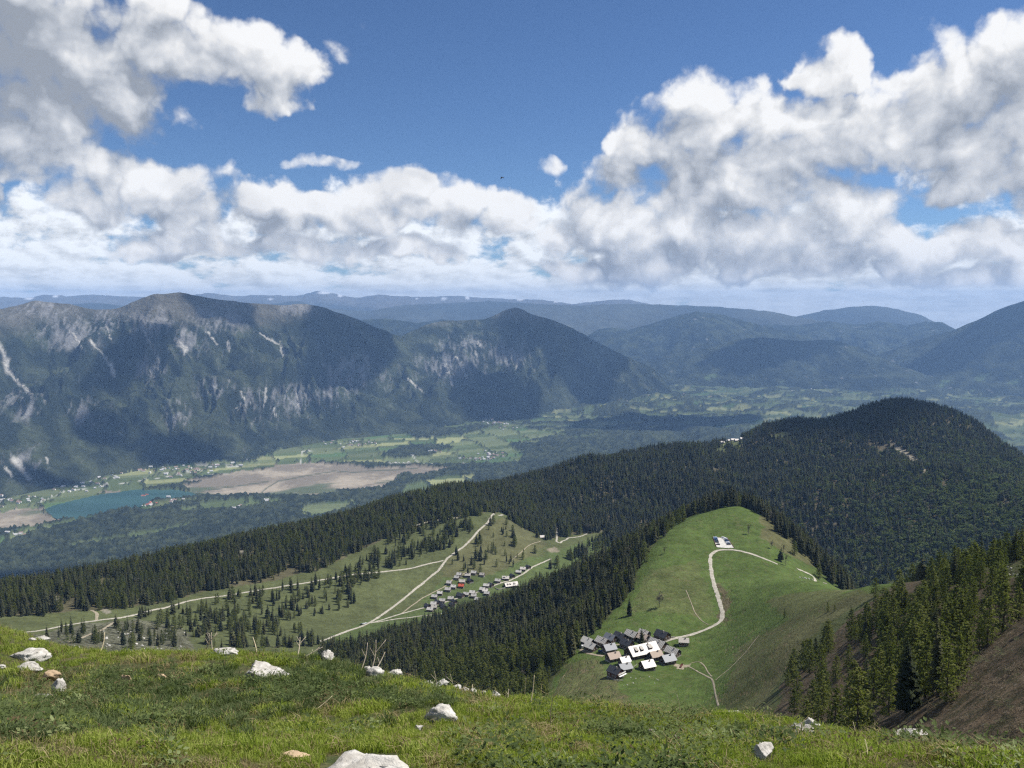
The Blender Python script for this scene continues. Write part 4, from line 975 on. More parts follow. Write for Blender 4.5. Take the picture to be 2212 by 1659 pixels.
# trees that stand apart on the open hill: (u, v of the foot, height, kind, words)
LONE = [(1617,1154,11,3,'lone rounded tree above the car park'),(1424,1312,15,3,'thin bare tree with a long shadow on the left of the hill'),(1360,1330,17,0,'dark spruce at the foot of the hill, lowest of the three by the wood'),(1363,1278,15,0,'dark spruce on the left edge of the hill above another'),
 (1386,1397,16,0,'tall spruce directly behind the upper huts'),(1318,1292,14,0,'broad spruce beside the wood edge left of the hill'),(1437,1160,8,3,'small bush-like tree near the hill wood'),(1436,1195,7,3,'small tree on the pale pasture left of the car park'),
 (1675,1134,13,3,'bare grey tree on the right edge of the hill top'),(1712,1152,15,3,'pale bare tree before the wood right of the hill'),(1666,1185,9,3,'thin small tree right of the car park'),(1692,1195,10,3,'second thin tree right of the car park'),
 (1686,1212,15,0,'dark spruce beside the track right of the car park'),(1697,1222,12,3,'grey bushy tree next to the dark spruce by the track'),(1716,1198,16,1,'larch standing above the track right of the car park'),(1755,1198,18,0,'spruce near the end of the track'),
 (1769,1250,17,1,'larch at the lower end of the track'),(1802,1258,19,1,'taller larch right of the track end'),(1815,1256,11,0,'small spruce at the saddle'),(1890,1290,13,1,'larch on the crest of the saddle'),
 (1695,1335,8,1,'young larch on the brown flank below the saddle'),(1788,1322,7,1,'tiny larch on the slope under the saddle'),(1803,1320,5,1,'smallest larch on the slope under the saddle')]
for (a, b_, hh, k_, words) in LONE:
    X_ = pick(a, b_, 300); 
    plant(TKIND[k_], X_[0], X_[1], X_[2]-.2, hh/PROTO[TKIND[k_]][0][3], words, None, prng)
# ------------------------------------------------------------------ huts
def plain(name, c, rough=.8, spec=.15, metal=0.0, grain=0.25, gs=1.2):
    m, nt, b = new_mat(name); tc_n = nt.new('ShaderNodeTexCoord'); oi = nt.new('ShaderNodeObjectInfo')
    nn = nt.noise(tc_n.outputs['Object'], gs, 4.0, .6)
    k_ = nt.math('ADD', nt.math('MULTIPLY_ADD', nn, grain*2, 1-grain), nt.math('MULTIPLY_ADD', oi.outputs['Random'], grain*.8, -grain*.4))
    kv = nt.new('ShaderNodeCombineXYZ')
    for i in range(3): nt.l.new(k_, kv.inputs[i])
    nt.l.new(nt.mix(1.0, c+(1,), kv.outputs[0], 'MULTIPLY'), b.inputs['Base Color'])
    b.inputs['Roughness'].default_value = rough; b.inputs['Specular IOR Level'].default_value = spec; b.inputs['Metallic'].default_value = metal
    return m
def board_roof(name, c0, c1, period):
    m, nt, b = new_mat(name); tc_n = nt.new('ShaderNodeTexCoord'); sp = nt.new('ShaderNodeSeparateXYZ'); nt.l.new(tc_n.outputs['Object'], sp.inputs[0])
    s_ = nt.ramp(nt.math('SINE', nt.math('MULTIPLY', sp.outputs[0], 6.283/period)), -.9, -.4)
    nn = nt.noise(tc_n.outputs['Object'], 1.3, 4.0, .65)
    c = nt.mix(nt.ramp(nn, .3, .7), c0+(1,), c1+(1,))
    nt.l.new(nt.mix(s_, (.07, .065, .06, 1), c), b.inputs['Base Color']); return m
RM = {'white': plain('pale_sheet_roof', (.50, .46, .42), .45, .4, grain=.12), 'cream': plain('silver_shingle_roof', (.36, .335, .30), grain=.3), 'grey': board_roof('grey_board_roof', (.34, .325, .30), (.48, .46, .43), 1.25),
      'plain': plain('weathered_roof', (.40, .385, .36), grain=.3), 'dark': plain('dark_slate_roof', (.030, .032, .038), .55, .3, grain=.3), 'blue': plain('blue_grey_sheet_roof', (.115, .125, .145), .5, .4, grain=.15),
      'beige': plain('beige_shingle_roof', (.34, .275, .225), grain=.2), 'red': plain('orange_red_roof', (.42, .085, .045), grain=.15)}
M_TIMBER = plain('dark_timber', (.060, .038, .026), grain=.4); M_TIMBER2 = plain('brown_timber', (.13, .06, .035), grain=.4)
M_STONE = plain('rubble_stone', (.27, .255, .23), grain=.45, gs=2.5); M_GLASS = plain('window_glass', (.03, .035, .045), .1, .6, grain=.0); M_WHITE = plain('white_paint', (.75, .74, .71), grain=.08)
M_BRICK = plain('chimney_render', (.32, .29, .26), grain=.3)
def box(V, F, x0, x1, y0, y1, z0, z1):
    k_ = len(V); V += [(x0,y0,z0),(x1,y0,z0),(x1,y1,z0),(x0,y1,z0),(x0,y0,z1),(x1,y0,z1),(x1,y1,z1),(x0,y1,z1)]
    F += [(k_+3,k_+2,k_+1,k_),(k_+4,k_+5,k_+6,k_+7),(k_,k_+1,k_+5,k_+4),(k_+1,k_+2,k_+6,k_+5),(k_+2,k_+3,k_+7,k_+6),(k_+3,k_,k_+4,k_+7)]
def part(name, parent, V, F, mat):
    o = make_obj(name, V, F, mat, parent=parent); return o
def boxpart(name, parent, mat, *bx):
    V, F = [], []
    for b_ in bx: box(V, F, *b_)
    return part(name, parent, V, F, mat)
def empty(name, loc, rz, label, cat, group=None):
    e = bpy.data.objects.new(name, None); COL.objects.link(e); e.location = loc; e.rotation_euler = (0, 0, rz); e.empty_display_size = .5
    e['label'] = label; e['category'] = cat
    if group: e['group'] = group
    return e
def prism(L, W, z0, ze, zr):
    """walls with gables: ridge along x"""
    l, w_ = L/2, W/2
    V = [(-l,-w_,z0),(l,-w_,z0),(l,w_,z0),(-l,w_,z0),(-l,-w_,ze),(l,-w_,ze),(l,w_,ze),(-l,w_,ze),(-l,0,zr),(l,0,zr)]
    F = [(3,2,1,0),(0,1,5,4),(2,3,7,6),(1,2,6,9,5),(3,0,4,8,7),(4,5,9,8),(6,7,8,9)]
    return V, F
def roof_geo(L, W, ze, zr, ov, th):
    l = L/2+ov; w_ = W/2; sl = (zr-ze)/w_; wo = w_+ov; zo = zr-sl*wo
    V, F = [], []
    for s_ in (-1, 1):
        k_ = len(V)
        V += [(-l,0,zr+.04),(l,0,zr+.04),(l,s_*wo,zo),(-l,s_*wo,zo),(-l,0,zr+.04+th),(l,0,zr+.04+th),(l,s_*wo,zo+th),(-l,s_*wo,zo+th)]
        f = [(0,1,2,3),(7,6,5,4),(3,2,6,7),(1,5,6,2),(0,3,7,4)]
        if s_ > 0: f = [q_[::-1] for q_ in f]
        F += [tuple(i+k_ for i in q_) for q_ in f]
    return V, F
def hut(name, u, v, rot, L, W, roofm, label, group, r0, wall=2.6, pitch=36, base=1.0, wallm=None, detail=True, chim=True, dormers=0, balcony=False, roofv=None, cat='hut'):
    rise = math.tan(math.radians(pitch))*W/2; top = base+wall+rise
    p = pick(u, v, r0); R = math.hypot(p[0], p[1])
    p = pick(u, v + (base+wall+rise*.45)*.92/R*FPX, r0)
    cr, sr = math.cos(rot), math.sin(rot)
    zs = [float(ground(p[0]+cr*a-sr*b_, p[1]+sr*a+cr*b_)) for a in (-L/2, L/2) for b_ in (-W/2, W/2)]
    z = (min(zs)+max(zs))/2
    e = empty(name, (p[0], p[1], z), rot, label, cat, group)
    wallm = wallm or M_TIMBER
    lo = min(zs)-z-.6
    boxpart('stone_base', e, M_STONE, (-L/2-.08, L/2+.08, -W/2-.08, W/2+.08, lo, base))
    wl = part('wall', e, *prism(L, W, base+.003, base+wall, base+wall+rise), wallm)
    rf = part('roof', e, *roof_geo(L, W, base+wall, base+wall+rise, .65, .16), RM[roofm])
    if chim: boxpart('chimney', rf, M_BRICK, (L*.18-.35, L*.18+.35, -W*.12-.35, -W*.12+.35, base+wall+rise*.55, base+wall+rise+.9))
    if detail:
        for xx in (-L*.3, L*.08, L*.33):
            wn_ = boxpart('window', e, M_WHITE, (xx-.55, xx+.55, -W/2-.06, -W/2+.05, base+.85, base+1.95)); boxpart('pane', wn_, M_GLASS, (xx-.4, xx+.4, -W/2-.09, -W/2+.02, base+1.0, base+1.8))
        dr = boxpart('door', e, M_TIMBER2, (-L*.12-.5, -L*.12+.5, -W/2-.07, -W/2+.05, base-.2, base+1.9))
        for xx, sg in ((L/2, 1), (-L/2, -1)):
            for yy in (-W*.22, W*.22):
                wn_ = boxpart('window', e, M_WHITE, (xx-.06, xx+.06, yy-.5, yy+.5, base+.9, base+1.95)); boxpart('pane', wn_, M_GLASS, (xx-.09, xx+.09, yy-.36, yy+.36, base+1.05, base+1.8))
    for i in range(dormers):
        xx = (-.30, -.10, .22)[i]*L; ww = (1.4, 1.4, 2.0)[i]*.62*(L/24+.2)
        yo, yi = -W*.36, -W*.16; zo = base+wall+rise*(1-.72); zt = base+wall+rise*.80
        V = [(xx-ww,yo,zo),(xx+ww,yo,zo),(xx+ww,yo,zo+1.5),(xx-ww,yo,zo+1.5),(xx-ww,yi+.6,zt+.25),(xx+ww,yi+.6,zt+.25),(xx-ww,yi+.6,zo),(xx+ww,yi+.6,zo)]
        d_ = part('dormer', rf, V, [(0,1,2,3),(0,3,4,6),(1,7,5,2)], M_TIMBER)
        V = [(xx-ww-.25,yo-.4,zo+1.42),(xx+ww+.25,yo-.4,zo+1.42),(xx+ww+.25,yi+.8,zt+.35),(xx-ww-.25,yi+.8,zt+.35)]; V += [(a,b_,c_+.14) for a,b_,c_ in V]
        part('dormer_roof', rf, V, [(3,2,1,0),(4,5,6,7),(0,1,5,4),(1,2,6,5),(2,3,7,6),(3,0,4,7)], RM['cream'])
    if balcony:
        bl = boxpart('balcony', e, M_TIMBER2, (L/2+.02, L/2+1.3, -W/2, W/2, base+wall-.7, base+wall-.5))
        boxpart('railing', bl, M_WHITE, (L/2+1.2, L/2+1.32, -W/2, W/2, base+wall-.49, base+wall+.45))
        boxpart('awning', e, M_WHITE, (L/2+1.35, L/2+2.6, -W/2+.3, W/2-.3, base+wall-1.25, base+wall-1.12))
    return e
A_, C_ = math.radians(24), math.radians(-46)
NEAR = [ # zoom position of the roof, direction of the ridge, length, width, roof, words
 (290,430,C_,9,7.5,'plain','weathered grey hut at the left end, half hidden behind another'),(345,520,C_,9,7.5,'plain','weathered grey hut beside the white van'),
 (545,430,C_,9,7.5,'grey','grey board roofed hut between the van and the slate huts'),(685,370,C_,8.5,7.5,'blue','blue grey roofed hut at the wood edge, left of the darkest pair'),(850,345,C_,8.5,7.5,'dark','dark slate hut at the upper edge by the wood'),
 (1055,315,C_,9.5,8,'grey','grey board roofed hut in the upper row under the lone spruce'),(1270,300,C_,8,6.5,'grey','small board roofed hut behind the beige roofed hut'),(1255,370,C_,8,7,'beige','beige roofed hut in the upper row'),
 (1585,325,C_,10,9,'dark','dark slate hut standing alone at the upper right by the road'),(970,470,C_,8.5,8,'dark','dark slate hut touching the long white roof'),
 (655,545,A_,9,8,'blue','blue grey hut in the middle of the left half'),(725,690,A_,9,8,'beige','beige roofed hut left of the small white hut'),(920,770,A_,7,6.5,'white','small white roofed hut left of the long house'),
 (928,885,A_,8.5,7,'blue','blue grey hut just above the balcony hut'),(1315,845,A_,9,8.5,'white','white roofed hut below the long house'),(1460,675,A_,9,7.5,'beige','pinkish roofed hut at the right end of the long house'),
 (1675,740,A_,9.5,8.5,'blue','blue grey hut at the lower right with a fence'),(1765,610,C_,10,8,'grey','board roofed hut at the right edge of the village'),(1505,485,C_,13,10.5,'grey','large grey board roofed barn right of the long house'),
 (1955,435,math.radians(-8),7,6,'cream','small pale hut alone beside the hill road')]
GV = 'huts of the near alm village'
for (zx, zy, rt, L, W_, rm, words) in NEAR:
    u_, v_ = Z7(zx, zy); hut('alpine_hut', u_, v_, rt, L, W_, rm, words, GV, 450)
u_, v_ = Z7(770, 950); hut('alpine_hut', u_, v_, C_, 9, 8, 'dark', 'dark hut with white balcony, lowest of the near village', GV, 450, wall=3.6, wallm=M_TIMBER2, balcony=True)
u_, v_ = Z7(1225, 580); hut('long_house', u_, v_, math.radians(26), 24, 12.5, 'white', 'long pale roofed house with three dormers in the near village', None, 450, wall=3.2, pitch=38, dormers=3, cat='house')
Z8 = lambda x, y: (899.7+x*.124, 1206.9+y*.124)
FARH = [(745,255,'plain'),(705,310,'plain'),(895,270,'cream'),(1000,225,'plain'),(1145,260,'cream'),(800,380,'cream'),(645,470,'plain'),(550,515,'plain'),(410,580,'plain'),(315,640,'plain'),(570,400,'plain'),(450,710,'plain'),(600,675,'plain'),
 (300,765,'plain'),(310,820,'cream'),(240,865,'plain'),(870,600,'plain'),(975,570,'plain'),(1000,625,'plain'),(1070,690,'plain'),(1420,365,'plain'),(1220,450,'plain'),(1150,515,'plain'),(1200,540,'white'),(1230,585,'plain'),(1855,160,'white'),(1780,215,'plain'),
 (935,360,'dark'),(370,735,'dark'),(190,800,'dark'),(660,725,'dark'),(615,780,'dark'),(480,820,'dark'),(450,788,'dark'),(1295,435,'dark'),(1665,280,'dark'),(1945,125,'dark')]
FARW = {(745,255):'highest left of the upper cluster',(705,310):'just below the highest left one',(895,270):'left of the two topmost',(1000,225):'topmost of the lower village',(1145,260):'alone at the upper right of the upper cluster',
 (800,380):'directly above the red roof',(645,470):'left of the red roof',(550,515):'on the upper lane below the red roof',(410,580):'in the middle of the upper lane',(315,640):'lowest on the upper lane',(570,400):'furthest left of the upper cluster',
 (450,710):'third from the left end of the main lane',(600,675):'left of the wide slate house',(300,765):'near the left end above the main lane',(310,820):'pale, at the left end of the main lane',(240,865):'lowest at the left end of the village',
 (870,600):'right of the wide slate house',(975,570):'above the middle of the main lane',(1000,625):'below the middle of the main lane',(1070,690):'alone in the meadow below the main lane',(1420,365):'above the main lane left of the dormered house',
 (1220,450):'beside a slate hut above the main lane',(1150,515):'left of the white one on the main lane',(1200,540):'white, in the tight row on the main lane',(1230,585):'below the white one on the main lane',(1855,160):'white, second from the right end',(1780,215):'third from the right end',
 (935,360):'alone in the upper cluster',(370,735):'near the left end, above the main lane',(190,800):'furthest left of all',(660,725):'on the main lane in the left half',(615,780):'below the main lane in the left half',(480,820):'front of two below the main lane',
 (450,788):'rear one of the pair below the main lane',(1295,435):'above the main lane beside a grey hut',(1665,280):'above the dormered house',(1945,125):'at the far right end'}
hr = random.Random(4)
for (zx, zy, rm) in FARH:
    u_, v_ = Z8(zx, zy); rt = math.radians(-12+hr.uniform(-7, 7)) if rm != 'dark' else math.radians(-50+hr.uniform(-10, 10))
    hut('alpine_hut', u_, v_, rt, 8.2+hr.uniform(-.8, 1), 7.2+hr.uniform(-.5, .6), rm, '%s hut of the lower village, %s' % ({'plain': 'grey roofed', 'cream': 'pale roofed', 'white': 'white roofed', 'dark': 'dark slate'}[rm], FARW[(zx, zy)]), 'huts of the lower alm village', 900, detail=False)
u_, v_ = Z8(780, 455); hut('alpine_hut', u_, v_, math.radians(-8), 8, 7, 'red', 'only red roofed hut, in the lower village', 'huts of the lower alm village', 900, detail=False)
u_, v_ = Z8(765, 615); hut('alpine_hut', u_, v_, math.radians(-30), 11, 9, 'dark', 'wide slate house in the middle of the lower village', 'huts of the lower alm village', 900, detail=False)
u_, v_ = Z8(1555, 320); hut('alpine_hut', u_, v_, math.radians(-6), 11, 8, 'white', 'dormered white house across the lane from the long barn', 'huts of the lower alm village', 900, detail=False, dormers=2)
u_, v_ = Z8(1645, 430); hut('long_barn', u_, v_, math.radians(22), 22, 12, 'white', 'long white roofed barn with three dormers in the lower village', None, 900, wall=3, dormers=3, chim=False, cat='barn')
u_, v_ = Z5(1320, 255); hut('forest_hut', u_, v_, .2, 9, 8, 'white', 'white roofed hut alone at the forest foot behind the lower village', None, 1400, detail=False, chim=False)
for i, (a, b_) in enumerate([(1560,946),(1568,946),(1576,949),(1583,947),(1591,950),(1603,946)]):
    hut('ridge_hut', a, b_, .1, 13, 11, 'white', 'white roofed hut of the tiny group on the forest mountain crest', 'huts on the forest mountain crest', 2000, detail=False, chim=False)
# terrace wall before the long barn
def wall_line(name, pts, r0, h_, th, mat, label):
    V, F = [], []; P = [pick(u, v, r0) for u, v in pts]
    for p, q_ in zip(P[:-1], P[1:]):
        d = Vector((q_[0]-p[0], q_[1]-p[1])); n_ = Vector((-d.y, d.x)).normalized()*th/2; k_ = len(V)
        for (c_, hh) in ((p, -.4), (p, h_), (q_, -.4), (q_, h_)):
            for s_ in (-1, 1): V.append((c_[0]+n_.x*s_, c_[1]+n_.y*s_, c_[2]+hh))
        F += [tuple(k_+i for i in f) for f in ((0,4,6,2),(1,3,7,5),(2,6,7,3),(0,2,3,1),(4,5,7,6))]
    o = make_obj(name, V, F, mat); o['label'] = label; o['category'] = 'wall'; return o
wall_line('terrace_wall', [Z8(1370,520),Z8(1430,545),Z8(1530,520),Z8(1640,490)], 900, 1.6, .6, M_STONE, 'low stone terrace wall in front of the long barn')
wall_line('stone_wall', [Z7(1560,440),Z7(1650,425),Z7(1800,400)], 450, 1.0, .6, M_STONE, 'low pale stone wall by the road below the lone slate hut')
wall_line('stone_wall', [Z7(1060,770),Z7(1180,745),Z7(1330,695)], 450, .9, .5, M_STONE, 'low stone wall in front of the long house')
# fences
def fence(pts, r0, label):
    P = [Vector(pick(u, v, r0)) for u, v in pts]; e = empty('wooden_fence', P[0], 0, label, 'fence')
    W_ = []
    for p, q_ in zip(P[:-1], P[1:]):
        n_ = max(1, int((q_-p).length/2.2)); W_ += [p.lerp(q_, i/n_) for i in range(n_)]
    W_.append(P[-1]); W_ = [Vector((w_.x, w_.y, float(ground(w_.x, w_.y)))) for w_ in W_]
    for w_ in W_:
        d = w_-P[0]; boxpart('post', e, M_STONE, (d.x-.08, d.x+.08, d.y-.08, d.y+.08, d.z-.3, d.z+1.15))
    for hh in (.5, .95):
        V, F = [], []
        for p, q_ in zip(W_[:-1], W_[1:]):
            a, c_ = p-P[0], q_-P[0]; k_ = len(V)
            for pt in (a, c_):
                for dz in (-.07, .07):
                    for dy in (-.10, .10): V.append((pt.x, pt.y+dy, pt.z+hh+dz))
            F += [tuple(k_+i for i in f) for f in ((0,4,6,2),(1,3,7,5),(2,6,7,3),(0,1,5,4))]
        part('rail', e, V, F, RM['cream'])
fence([Z7(1610,900),Z7(1700,870),Z7(1845,800)], 450, 'pale wooden fence before the lower right blue grey hut')
fence([Z7(1020,945),Z7(1090,920),Z7(1145,885),Z7(1100,800)], 450, 'wooden garden fence left of the lowest white roofed hut')
fence([Z7(690,1100),Z7(735,1160),Z7(900,1160)], 450, 'wooden fence around the balcony hut')
# trough on trodden ground
p = pick(*Z7(1915, 905), 450); e = empty('cattle_trough', p, math.radians(65), 'dark reddish trough on trodden ground right of the near village', 'trough')
M_RUST = plain('rusty_trough', (.09, .03, .025)); boxpart('basin', e, M_RUST, (-3.2, 3.2, -.6, -.5, .35, 1.1), (-3.2, 3.2, .5, .6, .35, 1.1), (-3.2, -3.1, -.499, .499, .35, 1.1), (3.1, 3.2, -.499, .499, .35, 1.1), (-3.099, 3.099, -.499, .499, .35, .45))
for xx in (-2.6, 2.6): boxpart('leg', e, M_RUST, (xx-.12, xx+.12, -.45, .45, -.3, .349))
a_ = np.linspace(0, 2*math.pi, 25)[:-1]; rr_ = 5.2*(1+.3*np.sin(a_*3+1)+.2*np.sin(a_*7)); cx_, cy_ = p[0]+rr_*np.cos(a_), p[1]+rr_*np.sin(a_)
make_obj('trodden_ground', [(p[0], p[1], p[2]+.12)]+list(zip(cx_, cy_, ground(cx_, cy_)+.10)), [(0, i+1, (i+1) % 24+1) for i in range(24)], M_TRACK, kind='structure')

# ------------------------------------------------------------------ cars
M_TYRE = plain('tyre', (.02, .02, .02), grain=0); M_CGLASS = plain('car_glass', (.02, .025, .03), .08, .7, grain=0)
def car_paint(name, c):
    m = plain(name, c, .3, .5, grain=.03); m.node_tree.nodes['Principled BSDF'].inputs['Coat Weight'].default_value = .5; return m
CP_ = {'white': car_paint('white_car_paint', (.72, .73, .74)), 'black': car_paint('black_car_paint', (.012, .012, .014)), 'blue': car_paint('blue_car_paint', (.02, .05, .13)), 'silver': car_paint('silver_car_paint', (.40, .41, .43)), 'brown': car_paint('brown_car_paint', (.07, .05, .045)), 'red': car_paint('red_car_paint', (.30, .02, .02)), 'light blue': car_paint('light_blue_car_paint', (.20, .33, .50))}
def loft(prof, w_fun):
    V, F = [], []; n_ = len(prof)
    for s_ in (-1, 1):
        for (a, c_) in prof: V.append((a, s_*w_fun(a, c_), c_))
    for i in range(n_):
        j = (i+1) % n_; F.append((i, j, n_+j, n_+i))
    F.append(tuple(range(n_))[::-1]); F.append(tuple(range(n_, 2*n_)))
    return V, F
car_meshes = {}
def car(loc, rz, colr, label, group, van=False):
    e = empty('parked_car' if not van else 'delivery_van', loc, rz, label, 'car' if not van else 'van', group)
    key = (colr, van)
    if key not in car_meshes:
        if van:
            bp = [(-2.4,.35),(2.4,.35),(2.45,.95),(2.0,1.15),(1.5,1.95),(-2.3,2.0),(-2.4,1.2)]; gp = [(1.5,1.25),(1.98,1.22),(1.52,1.88),(.6,1.88),(.6,1.25)]
            gw = lambda a, c_: .93
        else:
            bp = [(-2.15,.30),(2.1,.30),(2.2,.55),(2.1,.78),(1.05,.92),(.45,1.38),(-1.15,1.42),(-1.85,1.0),(-2.15,.95)]; gp = [(.92,.93),(.40,1.33),(-1.10,1.37),(-1.72,1.0)]
            gw = lambda a, c_: .88-.16*max(0, c_-.9)/.5
        bw = lambda a, c_: .88-.16*max(0, c_-.9)/.5 if not van else .92
        b_me = raw_mesh('car_body', *loft(bp, bw), [CP_[colr]])
        g_me = raw_mesh('car_window', *loft(gp, lambda a, c_: gw(a, c_)+.012), [M_CGLASS])
        V, F = [], []
        for s_ in (0, 1):
            for j in range(12): V.append((.33*math.cos(j*math.pi/6), s_*.22-.11, .33*math.sin(j*math.pi/6)))
        F = [(j, (j+1) % 12, 12+(j+1) % 12, 12+j) for j in range(12)]+[tuple(range(12))[::-1], tuple(range(12, 24))]
        car_meshes[key] = (b_me, g_me, raw_mesh('car_wheel', V, F, [M_TYRE]))
    b_me, g_me, w_me = car_meshes[key]
    for nm, me, lc in (('body', b_me, (0,0,0)), ('window', g_me, (0,0,0))) + tuple(('wheel', w_me, (a, b_, .33)) for a in (-1.35, 1.35) for b_ in (-.82, .82)):
        o = bpy.data.objects.new(nm, me); COL.objects.link(o); o.parent = e; o.location = lc
    return e
ZP = lambda x, y: ((2700+x*.1808)*.5486, (2050+y*.1808)*.5486)
quad = [ZP(590,365), ZP(905,380), ZP(1060,600), ZP(670,580)]
Q = [pick(u, v, 600) for u, v in quad]
def lot(a, b_):
    x = (Q[0][0]*(1-a)+Q[1][0]*a)*(1-b_)+(Q[3][0]*(1-a)+Q[2][0]*a)*b_; y = (Q[0][1]*(1-a)+Q[1][1]*a)*(1-b_)+(Q[3][1]*(1-a)+Q[2][1]*a)*b_
    return x, y
lot_z = max(float(ground(*lot(a, b_))) for a in np.linspace(0, 1, 6) for b_ in np.linspace(0, 1, 6))
V = [lot(a, b_)+(float(ground(*lot(a, b_)))+.3,) for b_ in np.linspace(0, 1, 9) for a in np.linspace(0, 1, 7)]
M_LOT = gravel('pale_gravel', (.40, .385, .35), (.52, .50, .46))
make_obj('car_park', V, grid_faces(9, 7), M_LOT, kind='structure', smooth=True)
ex = Vector((Q[1][0]-Q[0][0], Q[1][1]-Q[0][1])).normalized(); crz = math.atan2(ex.y, ex.x)
LOTC = [(.15,.04,'silver','light silver car, furthest back in the left row'),(.15,.13,'light blue','light blue car, second from the back in the left row'),(.15,.22,'blue','dark blue car in the left row'),(.15,.31,'blue','second dark blue car in the left row'),(.15,.41,'black','black car, fifth from the back in the left row'),(.15,.50,'black','black car, nearest of the packed left row'),(.15,.74,'brown','brown car parked apart at the front of the left row'),
 (.72,.03,'white','white car, furthest back in the right row'),(.80,.11,'white','white car, second from the back in the right row'),(.82,.20,'silver','silver car, third in the right row'),(.82,.29,'black','black car, fourth in the right row'),(.82,.38,'blue','dark blue car in the right row'),(.82,.48,'white','white car in the middle of the right row'),(.82,.57,'silver','silver car in the front half of the right row'),(.82,.66,'black','black car, nearest in the right row')]
for (a, b_, cc, words) in LOTC:
    x, y = lot(a, b_); car((x, y, float(ground(x, y))+.31), crz+math.pi*(hr.random() < .5), cc, words+' of the car park', 'cars in the hill car park')
# timber edge of the car park
bars = []
V, F = [], []
for (a0, b0, a1, b1) in ((0,0,0,1),(1,0,1,1),(0,0,1,0)):
    for i in range(8):
        for t0 in (i/8, (i+.94)/8):
            x, y = lot(a0+(a1-a0)*t0, b0+(b1-b0)*t0); z = float(ground(x, y)); k_ = len(V)
            V += [(x-.15, y, z-.1), (x+.15, y, z-.1), (x+.15, y, z+.75), (x-.15, y, z+.75)]
        F += [(k_-4+j, k_-4+(j+1) % 4, k_+(j+1) % 4, k_+j) for j in range(4)]
o = make_obj('timber_barrier', V, F, M_TIMBER2); o['label'] = 'low brown timber barrier around the hill car park'; o['category'] = 'barrier'
p = pick(*Z7(222, 575), 450); car((p[0], p[1], p[2]+.15), .35, 'white', 'white van parked at the left end of the near village', None, van=True)
p = pick(*Z7(510, 655), 450); car((p[0], p[1], p[2]+.15), -.3, 'blue', 'dark car half in shade below the blue grey hut', None)
for i, (a, b_, cc) in enumerate([(196,806,'black'),(210,803,'white'),(224,800,'white')]):
    p = pick(*Z5(a, b_), 900); car((p[0], p[1], p[2]+.35), .5, cc, ['dark car left of two white ones at the lower road fork', 'white car between two others at the lower road fork', 'white car closest to the lower road fork'][i], 'cars at the lower road fork')

# ------------------------------------------------------------------ houses down in the valley
M_VWALL = plain('house_wall', (.74, .72, .68), grain=.2); VROOF = [plain('valley_roof_brown', (.24, .17, .14), grain=.3), plain('valley_roof_grey', (.42, .41, .40), grain=.3), plain('valley_roof_red', (.33, .11, .075), grain=.3)]
vh = []
for rm in VROOF:
    for (L, W_) in ((13, 11), (20, 12)):
        V, F = prism(L, W_, -2, 5.5, 5.4+W_*.36); V2, F2 = roof_geo(L, W_, 5.5, 5.5+W_*.36, .7, .3); o_ = len(V)
        vh.append(raw_mesh('valley_house', V+V2, F+[tuple(i+o_ for i in f) for f in F2], [M_VWALL, rm], [0]*len(F)+[1]*len(F2)))
CLUST = [(50,1082,60,12,16,'at the left picture edge'),(150,1052,60,11,18,'above the left lake end'),(235,1027,45,11,18,'left on the far lake shore'),(290,1010,48,10,24,'highest on the far lake shore'),(365,1017,50,11,28,'on the far lake shore'),(430,1016,42,9,20,'where lake meets marsh'),(485,1006,50,7,10,'between lake shore and marsh'),
 (322,1091,24,5,18,'on the near lake shore'),(380,1081,22,3,10,'on the near lake shore'),(770,958,45,7,26,'in the village under the left massif'),(700,957,30,6,6,'in the village under the left massif'),(1065,984,32,9,36,'in the village right of the marsh'),(1010,992,25,4,8,'in the village right of the marsh'),
 (940,977,18,4,6,'among the fields above the marsh'),(1060,915,38,6,22,'in the village below the middle peak'),(1110,925,30,4,8,'in the village below the middle peak'),(1300,868,70,5,14,'strung along the far valley'),(1440,862,60,6,10,'strung along the far valley'),(590,1083,20,4,6,'by the wooded fields near the lake'),(515,1098,20,3,4,'by the wooded fields near the lake'),(40,1156,20,4,8,'by the wooded fields near the lake'),(1700,850,150,20,12,'strung along the far valley')]
cr_ = np.random.default_rng(9)
red = {7}
for ci_, (a, b_, da, db, n_, where) in enumerate(CLUST):
    for i in range(n_):
        uu, vv = a+cr_.normal(0, .5)*da, b_+cr_.normal(0, .5)*db
        if inpoly(np.array([uu]), np.array([vv]), LAKE)[0]: vv -= 22
        x, y, z = vpick(uu, vv, ZV+1); z = vground(x, y)+.5
        k_ = int(cr_.integers(0, 4)) if ci_ not in red else int(cr_.integers(3, 6))
        o = bpy.data.objects.new('valley_house', vh[k_]); COL.objects.link(o); o.location = (x, y, z); o.rotation_euler = (0, 0, .35+cr_.normal(0, .25)+(1.57 if cr_.random() < .3 else 0)); s_ = 1.0+.55*cr_.random(); o.scale = (s_, s_, s_)
        kw = ('small ', 'long ')[k_ % 2]+('brown', 'grey', 'red')[k_//2]+' roofed valley house '; side = ('left ' if uu < a-da*.2 else 'right ' if uu > a+da*.2 else 'middle ')+'part, '+where
        o['label'] = kw+side; o['category'] = 'house'; o['group'] = kw+'group, '+side

